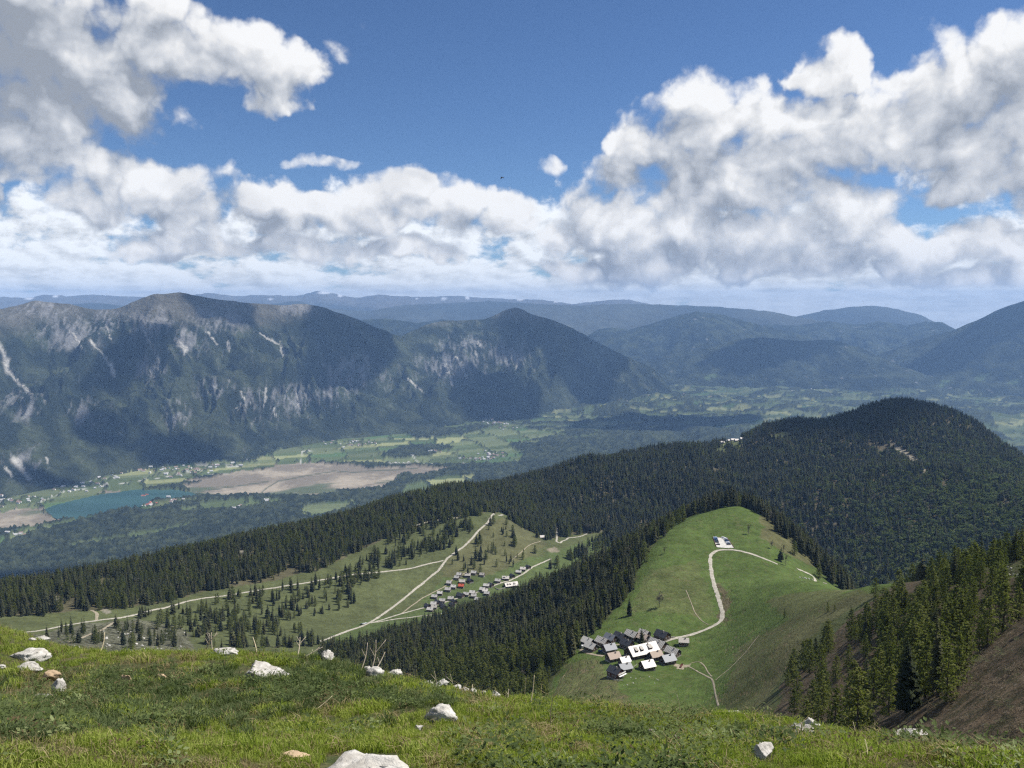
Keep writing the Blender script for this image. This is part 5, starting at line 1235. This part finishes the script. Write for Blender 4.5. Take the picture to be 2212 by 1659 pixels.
# ------------------------------------------------------------------ unseen clouds placed above the view to shade the mountains
m, nt, b = new_mat('cloud_body'); b.inputs['Base Color'].default_value = (.85, .86, .88, 1); M_CLOUD = m
def cloud(x, y, z, a, b_, rot, words, seed):
    H = 6500.0-z; k_ = H/SUN_DIR.z
    cx_, cy_, cz_ = x+SUN_DIR.x*k_, y+SUN_DIR.y*k_, 6500.0
    V, F = [], []; n_, m2 = 40, 14
    for i in range(m2+1):
        th = math.pi*i/m2
        for j in range(n_):
            ph = 2*math.pi*j/n_; d = np.array((math.sin(th)*math.cos(ph), math.sin(th)*math.sin(ph), math.cos(th)))
            r_ = 1+.38*float(fbm(np.array(d[0]*1.6+seed), np.array(d[1]*1.6+d[2]), seed, 4))*1.4
            px_, py_ = d[0]*r_*a, d[1]*r_*b_; V.append((px_*math.cos(rot)-py_*math.sin(rot), px_*math.sin(rot)+py_*math.cos(rot), d[2]*r_*min(a, b_)*.4*(1.0 if d[2] > 0 else .3)))
    for i in range(m2):
        for j in range(n_): F.append((i*n_+j, (i+1)*n_+j, (i+1)*n_+(j+1) % n_, i*n_+(j+1) % n_))
    o = make_obj('cloud', V, F, M_CLOUD, smooth=True); o.location = (cx_, cy_, cz_); o['label'] = words; o['category'] = 'cloud'; o['group'] = 'unseen clouds overhead'
SHADE = [(405,955,7900,470,230,.3,'lake end'),(760,735,10300,700,900,.2,'dark shoulder of the left massif'),(1090,835,10400,720,560,.3,'foot of the middle peak'),(1260,760,12200,900,800,.2,'right flank of the middle peak'),(285,760,8900,260,480,.2,'gully under the left summit'),
 (265,860,8000,260,240,.3,'lower left gully'),(140,1000,7200,330,120,.3,'left foot'),(1130,720,11800,450,420,.1,'face of the middle peak'),(1430,935,9800,1100,650,.1,'mid valley wood'),(1830,915,3050,260,210,.5,'crest of the forest mountain'),(1720,765,15600,1700,520,.1,'wooded hills'),(470,670,9900,500,300,.2,'left summit'),(100,1160,4700,600,200,.2,'woods below the lake'),(2150,780,16500,1500,600,0,'right massif'),(2010,905,3200,200,130,.3,'right end of the crest')]
for i, (a, b_, R, ra, rb, rt, wd) in enumerate(SHADE):
    x, y, z = at(a, b_, R); cloud(float(x), float(y), float(z), ra, rb, rt, 'unseen high cloud placed to shade the '+wd, i+3)
# ------------------------------------------------------------------ summit foreground: boulders, stalks, turf
def fpick(u, v): return pick(u, v, 1.5, 26.0)
m, nt, b = new_mat('limestone')
tc_n = nt.new('ShaderNodeTexCoord'); pos = tc_n.outputs['Object']
n1 = nt.noise(pos, 7.0, 6.0, .65); n2 = nt.noise(pos, 32.0, 5.0, .7); n3 = nt.noise(pos, 3.0, 3.0, .5)
c = nt.mix(nt.ramp(n1, .35, .65), (.33, .31, .275, 1), (.56, .54, .50, 1))
c = nt.mix(nt.math('MULTIPLY', nt.ramp(n2, .55, .7), nt.ramp(n3, .4, .6)), c, (.16, .15, .135, 1))
nt.l.new(c, b.inputs['Base Color'])
bn = nt.new('ShaderNodeBump'); bn.inputs['Distance'].default_value = .02; nt.l.new(nt.math('ADD', n1, nt.math('MULTIPLY', n2, .4)), bn.inputs['Height']); nt.l.new(bn.outputs[0], b.inputs['Normal'])
M_LIME = m
M_TAN = plain('tan_stone', (.42, .31, .20), grain=.3, gs=9)
def boulder(u, v, wpx, hpx, dep, label, rz=0.0, tilt=0.0, seed=0, mat=None, r=None, sink=.35, name='boulder', cat='rock', group=None, lift=.025):
    p = fpick(u, v) if r is None else r
    d = math.hypot(*p); wm = wpx/FPX*d/2; hm = hpx/FPX*d
    rg = np.random.default_rng(seed+50)
    nu, nv = 30, 18
    th, ph = np.meshgrid(np.linspace(0, np.pi, nv+1), np.linspace(0, 2*np.pi, nu, endpoint=False), indexing='ij')
    D = np.stack([np.sin(th)*np.cos(ph), np.sin(th)*np.sin(ph), np.cos(th)], -1).reshape(-1, 3)
    Pn = D.copy()
    for _ in range(11):
        n_ = rg.normal(0, 1, 3); n_ /= np.linalg.norm(n_); dd = .45+.4*rg.random()
        e_ = np.clip(Pn@n_-dd, 0, None); Pn -= e_[:, None]*n_*.97
    k_ = 1+.34*fbm(D[:, 0]*2.2+seed, D[:, 1]*2.2+D[:, 2]*1.7, seed, 4)+.14*fbm(D[:, 0]*9+seed, D[:, 1]*9+D[:, 2]*8, seed+3, 3)
    Pn *= k_[:, None]
    mx_ = np.abs(Pn).max(0)
    Pn = Pn/mx_*np.array([wm, wm*dep, hm/(1-sink)*.45])
    cr, sr = math.cos(tilt), math.sin(tilt)
    Pn[:, 0], Pn[:, 2] = Pn[:, 0]*cr+Pn[:, 2]*sr, -Pn[:, 0]*sr+Pn[:, 2]*cr
    o = make_obj(name, Pn, grid_wrap(nv+1, nu), mat or M_LIME, smooth=True)
    o.location = (p[0], p[1], p[2]+hm*.12+(lift if r is None else 0)); o.rotation_euler = (0, 0, rz); o['label'] = label; o['category'] = cat
    if group: o['group'] = group
    return o
def grid_wrap(nr_, nc_):
    return np.array([(i*nc_+j, (i+1)*nc_+j, (i+1)*nc_+(j+1) % nc_, i*nc_+(j+1) % nc_) for i in range(nr_-1) for j in range(nc_)])
ROCKS = [(785,1712,215,95,.7,'large pale limestone boulder at the bottom edge',0,.05),(952,1556,74,30,.7,'white lichen spotted boulder in the middle of the meadow',.2,-.05),(570,1462,128,26,.45,'long low pale rock lying in the dark grass',-.05,.16),
 (490,1416,52,17,.5,'sloping pale rock on the meadow edge',.1,.25),(706,1428,30,22,.8,'blocky white boulder on the crest',.1,0),(795,1444,20,14,.8,'small round white stone above a larger one',0,0),(808,1462,42,24,.7,'white rock on the crest below a small round stone',.3,-.2),(851,1455,34,17,.7,'tilted white rock on the crest',.2,-.35),
 (926,1466,20,14,.7,'first white rock of the row on the falling crest',0,-.2),(952,1476,46,15,.5,'longest white rock of the row on the falling crest',.2,-.25),(986,1488,28,11,.6,'flat white rock in the row on the falling crest',.2,-.3),(1004,1494,18,10,.6,'last white rock of the row on the falling crest',0,-.2),
 (1022,1500,15,13,.8,'small upright white stone on the crest',0,0),(1046,1503,13,9,.8,'tiny white stone on the crest',0,0),(1068,1503,24,13,.7,'grey white stone at the end of the crest stones',.2,-.1),(62,1424,82,14,.5,'long flat white rock at the left edge',0,0),(100,1422,16,8,.7,'little white stone beside the long flat rock',0,0),
 (66,1450,46,15,.6,'grey white slab rock below the long flat rock',0,.05),(128,1494,34,24,.6,'tilted grey stone left in the dark grass',.4,.5),(6,1446,14,8,.8,'small white stone at the left picture edge',0,0),(94,1510,34,5,.5,'thin white stone sliver in the dark grass',0,0),
 (1722,1590,64,26,.5,'elongated tilted white boulder at the right',-.3,-.6),(1752,1572,32,14,.7,'pale boulder behind the elongated white one',0,-.1),(1592,1545,48,12,.5,'flat pale rock on the crest right of centre',0,-.1),(1976,1582,44,30,.8,'largest white boulder on the right crest',.2,-.1),(1946,1597,46,24,.7,'rough white boulder in front of the right crest boulder',.1,.2),
 (1650,1642,46,26,.8,'white boulder near the bottom right of centre',.2,-.1),(905,1582,18,12,.8,'small white stone below the lichen boulder',0,0),(1408,1592,22,12,.6,'small pale stone among dark leaves',.2,.4),(1466,1600,22,9,.6,'second small pale stone among dark leaves',.1,-.3),(90,1374,36,7,.5,'thin pale rock on the far left hump',0,0),(70,1386,16,5,.6,'tiny pale rock on the far left hump',0,0),(1290,1650,30,8,.6,'thin pale stone at the bottom, left of the white boulder',0,.1)]
for i, (a, b_, w_, h_, dp, words, rz, tl) in enumerate(ROCKS): boulder(a, b_, w_, h_, dp, words, rz, tl, i if i else 211)
for i, (a, b_, w_, h_, words) in enumerate([(112,1470,34,24,'tan earthy stone in the dry patch at the left'),(270,1476,28,20,'tan stone in the grass left of the long rock'),(347,1470,22,10,'small tan stone left of the long rock'),(640,1644,56,8,'orange brown wood piece at the bottom left')]): boulder(a, b_, w_, h_, .6, words, 0, .1, 70+i, M_TAN, name='stone')
for i, (a, b_) in enumerate([(1728,1248),(1733,1249),(1738,1249),(1741,1250),(1747,1251),(1753,1253)]): boulder(a, b_, 4, 3.2, .8, 'one of the small white stones in a row on the hill below the track', 0, 0, 90+i, r=pick(a, b_, 500), name='white_stone', group='white stones in a row on the hill')
for i, (a, b_) in enumerate([(2176,1226),(2184,1229),(2190,1242),(2198,1243),(2206,1236),(2180,1243)]): boulder(a, b_, 5, 4, .8, 'one of the white stones on the pasture at the right edge', 0, 0, 100+i, r=pick(a, b_, 250), name='white_stone', group='white stones on the right pasture')
zr = np.random.default_rng(3)
for i in range(14):
    a, b_ = zr.uniform(1325, 1425), zr.uniform(1462, 1486)
    boulder(a, b_, 1.5+zr.random()*2, 1.8, .8, 'one of the small white stones below the near village', 0, 0, 110+i, r=pick(a, b_, 450), name='white_stone', group='white stones below the near village')
for i in range(40):
    a, b_ = zr.uniform(120, 400), zr.uniform(1360, 1412)
    boulder(a, b_, 3+zr.random()*5, 3, .8, 'one of the pale boulders strewn over the stony field at the left', 0, 0, 140+i, r=pick(a, b_, 600), name='field_boulder', group='boulders of the stony field')

# ---- dry stalks
M_STRAW = plain('dry_straw', (.52, .44, .29), grain=.3, gs=20); M_TWIG = plain('grey_twig', (.40, .34, .26), grain=.3, gs=20)
def tube(path, r0_, r1_, n_=5):
    V, F = [], []; path = [Vector(p) for p in path]
    for i, p in enumerate(path):
        t = (path[min(i+1, len(path)-1)]-path[max(i-1, 0)]).normalized(); s_ = t.cross(Vector((.3, 1, .1))).normalized(); q_ = t.cross(s_); r_ = r0_+(r1_-r0_)*i/(len(path)-1)
        for j in range(n_): V.append(tuple(p+s_*r_*math.cos(j*6.283/n_)+q_*r_*math.sin(j*6.283/n_)))
    for i in range(len(path)-1):
        for j in range(n_): F.append((i*n_+j, i*n_+(j+1) % n_, (i+1)*n_+(j+1) % n_, (i+1)*n_+j))
    F.append(tuple(range(n_*(len(path)-1), n_*len(path)))); return V, F
def stalk(u, v, u2, v2, words, bend=.15, r_=.0046, fork=0, mat=None):
    p = Vector(fpick(u, v)); d = math.hypot(p.x, p.y); q_ = Vector(tuple(float(c_) for c_ in at(u2, v2, d*(1+.02*math.sin(u))))) 
    L_ = q_-p; side = Vector((L_.z, .3*L_.length, -L_.x)).normalized()*L_.length*bend
    pts = [L_*t+side*math.sin(math.pi*t)*.6 for t in np.linspace(-.04, 1, 9)]
    V, F = tube(pts, r_*d/6, r_*.4*d/6)
    for k_ in range(fork):
        i = 4+k_ % 4; dr = (L_.normalized()*.8+Vector((1 if k_ % 2 else -1, .2, .35))*.8)*L_.length*(.25+.1*k_ % .2)
        V2, F2 = tube([pts[i]+dr*t for t in (0, .5, 1)], r_*.55*d/6, r_*.3*d/6, 4); o_ = len(V); V += V2; F += [tuple(j+o_ for j in f) for f in F2]
    o = make_obj('dry_stalk', V, F, mat or M_STRAW, smooth=True); o.location = p; o['label'] = words; o['category'] = 'stalk'; o['group'] = 'dry stalks on the summit meadow'
STALKS = [(437,1402,452,1368,'left leg of the withered brown stalk pair on the crest',.2,3),(459,1402,457,1366,'right leg of the withered brown stalk pair on the crest',-.05,3),(555,1402,546,1376,'thin stalk on the crest left of the forked one',.05,0),(643,1408,648,1376,'forked pale stalk on the crest',.05,3),(660,1408,690,1398,'leaning twig beside the blocky white boulder',.1,2),
 (780,1432,794,1388,'stalk rising left of two others above the white rocks',.08,1),(800,1432,812,1382,'tallest of the stalks above the white rocks',.1,2),(806,1428,832,1408,'leaning twig above the white rocks',.05,1),(1130,1516,1136,1466,'thin upright stalk on the crest near the centre',.02,0),(1146,1520,1154,1458,'taller upright stalk on the crest near the centre',.04,0),(1096,1512,1099,1488,'short stalk on the crest near the centre',.02,1),
 (1192,1580,1219,1458,'long curved stalk with a bare tip near the centre',-.16,0),(1150,1520,1172,1568,'stalk fallen into the grass under the long curved one',0,0),(1850,1586,1843,1560,'stalk right of the pale crest boulder',.03,0),(2022,1602,2034,1562,'stalk right of the largest crest boulder',.05,0),(2048,1622,2078,1592,'leaning stalk in the right corner',.05,1),(2062,1635,2070,1612,'short stalk in the right corner',.05,1),
 (1874,1640,1868,1596,'curved pale stalk in the right meadow',.12,0),(1766,1590,1752,1570,'thin stalk near the elongated boulder',0,0),(675,1538,718,1503,'straw lying in the dark grass',.05,0),(2128,1632,2106,1600,'thin stalk at the right edge',.08,0),(2008,1618,2012,1606,'stub of a stalk in the right corner',0,1),(214,1390,226,1366,'thin stalk on the left hump',.1,0),(942,1475,938,1450,'small stalk behind the row of white rocks',.05,1),(978,1480,972,1456,'stalk among the row of white rocks',.05,1),(1020,1496,1021,1478,'short stalk by the crest stones',0,0),(1470,1530,1462,1500,'short stalk above the dark leaves',.05,0)]
for (a, b_, a2, b2, words, bd, fk) in STALKS: stalk(a, b_, a2, b2, words, bd, fork=fk, mat=M_TWIG if fk else M_STRAW)

# ---- turf: blades and leaves, scattered
def blade_mat(name, c0, c1, tr_=.3): return leaf_mat(name, c0, c1, .6, tr_)
M_G1 = blade_mat('fresh_grass', (.175, .235, .040), (.370, .400, .105), .4); M_G2 = blade_mat('blue_grass', (.048, .078, .030), (.145, .175, .075), .3); M_G3 = blade_mat('dry_grass', (.20, .155, .075), (.33, .27, .15), .2)
M_H1 = blade_mat('dark_herb', (.042, .065, .021), (.125, .155, .052), .28); M_H2 = blade_mat('pale_herb', (.12, .16, .06), (.24, .27, .12), .35); M_H3 = blade_mat('brown_herb', (.055, .042, .024), (.12, .09, .045), .15)
grng = np.random.default_rng(21)
def tuft(n_, h0, h1, rad, wd, mat, lean=.5):
    V, F = [], []
    for _ in range(n_):
        a = grng.random()*6.283; r_ = rad*math.sqrt(grng.random()); x0, y0 = r_*math.cos(a), r_*math.sin(a)
        h_ = h0+(h1-h0)*grng.random(); b_ = grng.random()*6.283; ln = lean*(.3+grng.random())
        dx, dy = math.cos(b_)*ln*h_, math.sin(b_)*ln*h_; t_ = grng.random()*3.14; wx_, wy_ = math.cos(t_)*wd/2, math.sin(t_)*wd/2; k_ = len(V)
        V += [(x0-wx_, y0-wy_, -.01), (x0+wx_, y0+wy_, -.01), (x0+dx*.35+wx_*.8, y0+dy*.35+wy_*.8, h_*.6), (x0+dx*.35-wx_*.8, y0+dy*.35-wy_*.8, h_*.6), (x0+dx, y0+dy, h_*(1-.25*ln))]
        F += [(k_, k_+1, k_+2, k_+3), (k_+3, k_+2, k_+4)]
    return raw_mesh('tuft', V, F, [mat])
def herb(n_, h_, rad, lf, mat):
    V, F = [], []
    for _ in range(n_):
        a = grng.random()*6.283; r_ = rad*math.sqrt(grng.random()); z = h_*(.25+.75*grng.random())*(1-.5*(r_/rad)**2); p = np.array((r_*math.cos(a), r_*math.sin(a), z))
        b_ = a+grng.normal(0, .6); up = grng.normal(.15, .35); d = np.array((math.cos(b_), math.sin(b_), up)); s_ = np.array((-math.sin(b_), math.cos(b_), grng.normal(0, .35))); l_ = lf*(.6+.7*grng.random()); k_ = len(V)
        V += [tuple(p), tuple(p+d*l_*.45+s_*l_*.26), tuple(p+d*l_+np.array((0, 0, -.12*l_))), tuple(p+d*l_*.45-s_*l_*.26)]
        F += [(k_, k_+1, k_+2), (k_, k_+2, k_+3)]
    return raw_mesh('herb', V, F, [mat])
turf = [tuft(20, .022, .055, .05, .0048, M_G1) for _ in range(3)]+[tuft(17, .04, .095, .05, .0052, M_G2, .8) for _ in range(3)]+[tuft(12, .04, .09, .05, .004, M_G3, 1.1) for _ in range(2)]
herbs = [herb(60, .10, .10, .026, M_H1), herb(80, .15, .13, .030, M_H1), herb(36, .07, .08, .024, M_H2), herb(40, .07, .10, .018, M_H3)]
n_ = 62000
ga = np.radians(-35)+np.radians(70)*grng.random(n_); gr = np.exp(np.log(2.4)+(np.log(16)-np.log(2.4))*grng.random(n_)**.9)
gx, gy = gr*np.sin(ga), gr*np.cos(ga); gz = ground(gx, gy); gu, gv = project(gx, gy, gz)
vis = shown(gx, gy, gz+.16)
pn = fbm(gx/.8, gy/.8, 501, 4); pn2 = fbm(gx/.3, gy/.3, 502, 3)
DARKG = [(-60,1470),(150,1448),(350,1440),(500,1450),(640,1425),(700,1425),(790,1445),(880,1490),(990,1525),(900,1540),(760,1530),(640,1540),(520,1572),(250,1590),(-60,1610)]
dk_ = inpoly(gu+pn*60, gv+pn2*20, DARKG)
dry = np.zeros(n_)
for (a, b_, ra, rb) in [(110,1480,85,28),(300,1440,120,14),(390,1428,60,10),(710,1545,30,10),(830,1552,34,14),(1030,1620,50,16),(1720,1602,40,14),(1640,1608,30,10),(540,1655,60,10),(1400,1550,60,12),(20,1500,60,20),(1960,1652,50,12),(1000,1500,40,8),(1350,1536,50,6),(1180,1585,40,10)]:
    dry = np.maximum(dry, np.clip(1.25-np.hypot((gu-a)/ra, (gv-b_)/rb), 0, 1))
kind = np.where((dk_ & (pn2 < .22)) | (pn > .34), 3+grng.integers(0, 3, n_), grng.integers(0, 3, n_))
dry = np.maximum(dry, .65*sstep(.20, .42, fbm(gx/.55+4, gy/.55, 505, 4)))
kind = np.where((grng.random(n_) < dry*.75) | (grng.random(n_) < .06), 6+grng.integers(0, 2, n_), kind)
m_ = vis & (grng.random(n_) > dry*.7)
# keep turf off the boulders
for (a, b_, w_, h_, *_r) in ROCKS: m_ &= ~((np.abs(gu-a) < w_*.46) & (gv < b_+2) & (gv > b_-h_*.9))
s_ = np.where(m_)[0]; sc_ = (.58+.5*grng.random(len(s_)))*np.clip(gr[s_]/6, .8, 1.5)**.3*np.clip(.85+1.6*pn2[s_], .45, 1.9)
o = scatter('meadow_grass', turf, np.column_stack([gx, gy, gz])[s_], np.column_stack([grng.normal(0, .15, len(s_)), grng.normal(0, .15, len(s_)), grng.random(len(s_))*6.283]), np.column_stack([sc_]*3), kind[s_])
o['label'] = 'fresh and dry grass of the summit meadow'
n_ = 15000
ga = np.radians(-35)+np.radians(70)*grng.random(n_); gr = np.exp(np.log(2.4)+(np.log(15)-np.log(2.4))*grng.random(n_)**.9)
gx, gy = gr*np.sin(ga), gr*np.cos(ga); gz = ground(gx, gy); gu, gv = project(gx, gy, gz)
pn = fbm(gx/.7+9, gy/.7, 511, 4); pn2 = fbm(gx/.25, gy/.25, 512, 3)
dn = np.where(inpoly(gu, gv, DARKG), .45, .10)+.5*np.clip((gu-1000)/300, 0, 1)*np.clip((gv-1505)/40, 0, 1)*(gu < 1560)+.32*np.clip((gu-1560)/300, 0, 1)
dn = np.where(inpoly(gu, gv, [(-50,1455),(260,1440),(330,1500),(150,1540),(-50,1560)]), .55, dn)
m_ = shown(gx, gy, gz+.16) & (grng.random(n_) < .55*dn*np.clip(.45+2.2*pn+.6*pn2, 0, 1.5))
hk = np.where(grng.random(n_) < .62, grng.integers(0, 2, n_), np.where(grng.random(n_) < .55, 2, 3))
hk = np.where((gu > 1700) & (gv > 1600) & (grng.random(n_) < .6), 3, hk); hk = np.where((gu < 330) & (grng.random(n_) < .3), 3, hk)
for (a, b_, w_, h_, *_r) in ROCKS: m_ &= ~((np.abs(gu-a) < w_*.6) & (gv < b_+14) & (gv > b_-h_*.9))
s_ = np.where(m_)[0]; sc_ = .5+.6*grng.random(len(s_))
o = scatter('leafy_ground_cover', herbs, np.column_stack([gx, gy, gz])[s_], np.column_stack([grng.normal(0, .2, len(s_)), grng.normal(0, .2, len(s_)), grng.random(len(s_))*6.283]), np.column_stack([sc_]*3), hk[s_])
o['label'] = 'dark and pale leafy herbs in the summit meadow'

# ---- heather and dwarf shrubs on the brown spur
M_S1 = blade_mat('heather_scrub', (.050, .040, .026), (.120, .095, .060), .1); M_S2 = blade_mat('green_scrub', (.040, .050, .020), (.095, .105, .045), .2)
scrub = [herb(46, .5, .75, .20, M_S1), herb(54, .7, .9, .22, M_S1), herb(46, .6, .7, .20, M_S2)]
x, y, z, u, v, R, rg = sample_area(90, 560, 1640, 2480, 1500, 71)
pn = fbm(x/14, y/14, 521, 4)
m_ = inpoly(u, v, [(1640,1720),(1680,1520),(1790,1400),(1900,1300),(2000,1255),(2240,1200),(2480,1190),(2480,1800)]) & (rg.random(len(x)) < np.clip(.45+1.6*pn, .03, 1)) & shown(x, y, z+.6)
s_ = np.where(m_)[0]; sc_ = .7+1.2*rg.random(len(s_))
o = scatter('heather_scrub', scrub, np.column_stack([x, y, z])[s_], np.column_stack([rg.normal(0, .2, len(s_)), rg.normal(0, .2, len(s_)), rg.random(len(s_))*6.283]), np.column_stack([sc_]*3), rg.integers(0, 3, len(s_)))
o['label'] = 'low brown heather scrub on the right spur'
print('SCRUB', len(s_))

# ---- tussocks and weeds on the pastures
M_T1 = blade_mat('pasture_tussock', (.055, .078, .022), (.105, .125, .040), .2); M_T2 = blade_mat('dry_tussock', (.085, .080, .036), (.150, .130, .065), .15)
tus = [herb(20, .35, .6, .24, M_T1), herb(26, .5, .8, .26, M_T1), herb(20, .35, .6, .24, M_T2)]
P3, K3 = [], []
for (r0_, r1_, ua, ub, per, sd_, poly) in ((430, 1250, 1180, 1960, 420, 72, HILL), (950, 1800, 60, 1330, 110, 73, [(60,1420),(60,1370),(430,1300),(760,1240),(900,1120),(1090,1110),(1190,1180),(1300,1150),(1330,1200),(1000,1330),(760,1400)])):
    x, y, z, u, v, R, rg = sample_area(r0_, r1_, ua, ub, per, sd_)
    pn = fbm(x/30, y/30, 531+sd_, 4)
    m_ = inpoly(u, v, poly) & (rg.random(len(x)) < np.clip(.4+1.5*pn, .04, 1)) & shown(x, y, z+.5)
    for o in [o for o in COL.objects if o.type == 'MESH' and o.name.split('.')[0] in ('hill_road','alm_road','forest_road','village_lane','lower_lane','upper_lane','car_park','hut_lane')]:
        vv = np.empty(len(o.data.vertices)*3); o.data.vertices.foreach_get('co', vv); vv = vv.reshape(-1, 3)[::2]
        for p in vv: m_ &= (np.abs(x-p[0]) > 2.6) | (np.abs(y-p[1]) > 2.6)
    m_ &= ~inpoly(u, v, [(1255,1375),(1330,1355),(1430,1355),(1480,1375),(1470,1440),(1340,1470),(1310,1440)])
    P3.append(np.column_stack([x, y, z])[m_]); K3.append(np.where(rg.random(int(m_.sum())) < .3+.8*pn[m_], 2, rg.integers(0, 2, int(m_.sum()))))
P3 = np.concatenate(P3); K3 = np.concatenate(K3); n_ = len(P3); sc_ = .5+.9*grng.random(n_)
o = scatter('pasture_tussocks', tus, P3, np.column_stack([np.zeros(n_), np.zeros(n_), grng.random(n_)*6.283]), np.column_stack([sc_, sc_, sc_]), K3)
o['label'] = 'grass tussocks and weeds on the alm pastures'
print('TUSSOCKS', n_)

# ---- a bird over the valley
bx_, by_, bz_ = [float(c_) for c_ in at(1085, 383, 70)]
e = empty('flying_bird', (bx_, by_, bz_), .5, 'small dark bird flying in front of the sky', 'bird')
M_BIRD = plain('dark_plumage', (.03, .03, .035), grain=.1)
V, F = tube([(-.16, 0, 0), (-.10, 0, .01), (-.02, 0, .0), (.06, 0, -.005), (.16, 0, 0)], .02, .02, 8)
Vb = [(p[0], p[1]*(.4+1.6*max(0, 1-abs(p[0]+.02)*5)), p[2]*(.4+1.4*max(0, 1-abs(p[0]+.02)*5))) for p in V]; part('body', e, Vb, F, M_BIRD)
for s_ in (-1, 1): part('wing', e, [(-.05, s_*.02, .02), (.06, s_*.02, .02), (.03, s_*.15, -.05), (-.06, s_*.15, -.05), (-.03, s_*.30, -.13), (-.05, s_*.02, .008), (.06, s_*.02, .008), (.03, s_*.15, -.062), (-.06, s_*.15, -.062)], [(0,1,2,3), (3,2,4), (8,7,6,5), (4,7,8), (0,3,8,5), (1,6,7,2), (3,4,8), (2,7,4)], M_BIRD)
# ------------------------------------------------------------------ the air between
hm = bpy.data.materials.new('haze_air'); hm.use_nodes = True; hm.node_tree.nodes.clear()
h = NT(hm.node_tree)
pv = h.new('ShaderNodeVolumePrincipled')
pv.inputs['Color'].default_value = (0.33, 0.57, 1.0, 1); pv.inputs['Density'].default_value = 3.0e-5
pv.inputs['Anisotropy'].default_value = 0.0; pv.inputs['Density Attribute'].default_value = ''
pv.inputs['Temperature Attribute'].default_value = ''; pv.inputs['Color Attribute'].default_value = ''
ho = h.new('ShaderNodeOutputMaterial'); h.l.new(pv.outputs[0], ho.inputs['Volume'])
hx, hy0, hy1, hz0, hz1 = 46000.0, -6000.0, 40000.0, -1600.0, 600.0
hv = [(-hx, hy0, hz0), (hx, hy0, hz0), (hx, hy1, hz0), (-hx, hy1, hz0), (-hx, hy0, hz1), (hx, hy0, hz1), (hx, hy1, hz1), (-hx, hy1, hz1)]
make_obj('haze', hv, [(3, 2, 1, 0), (4, 5, 6, 7), (0, 1, 5, 4), (1, 2, 6, 5), (2, 3, 7, 6), (3, 0, 4, 7)], hm, kind='stuff')
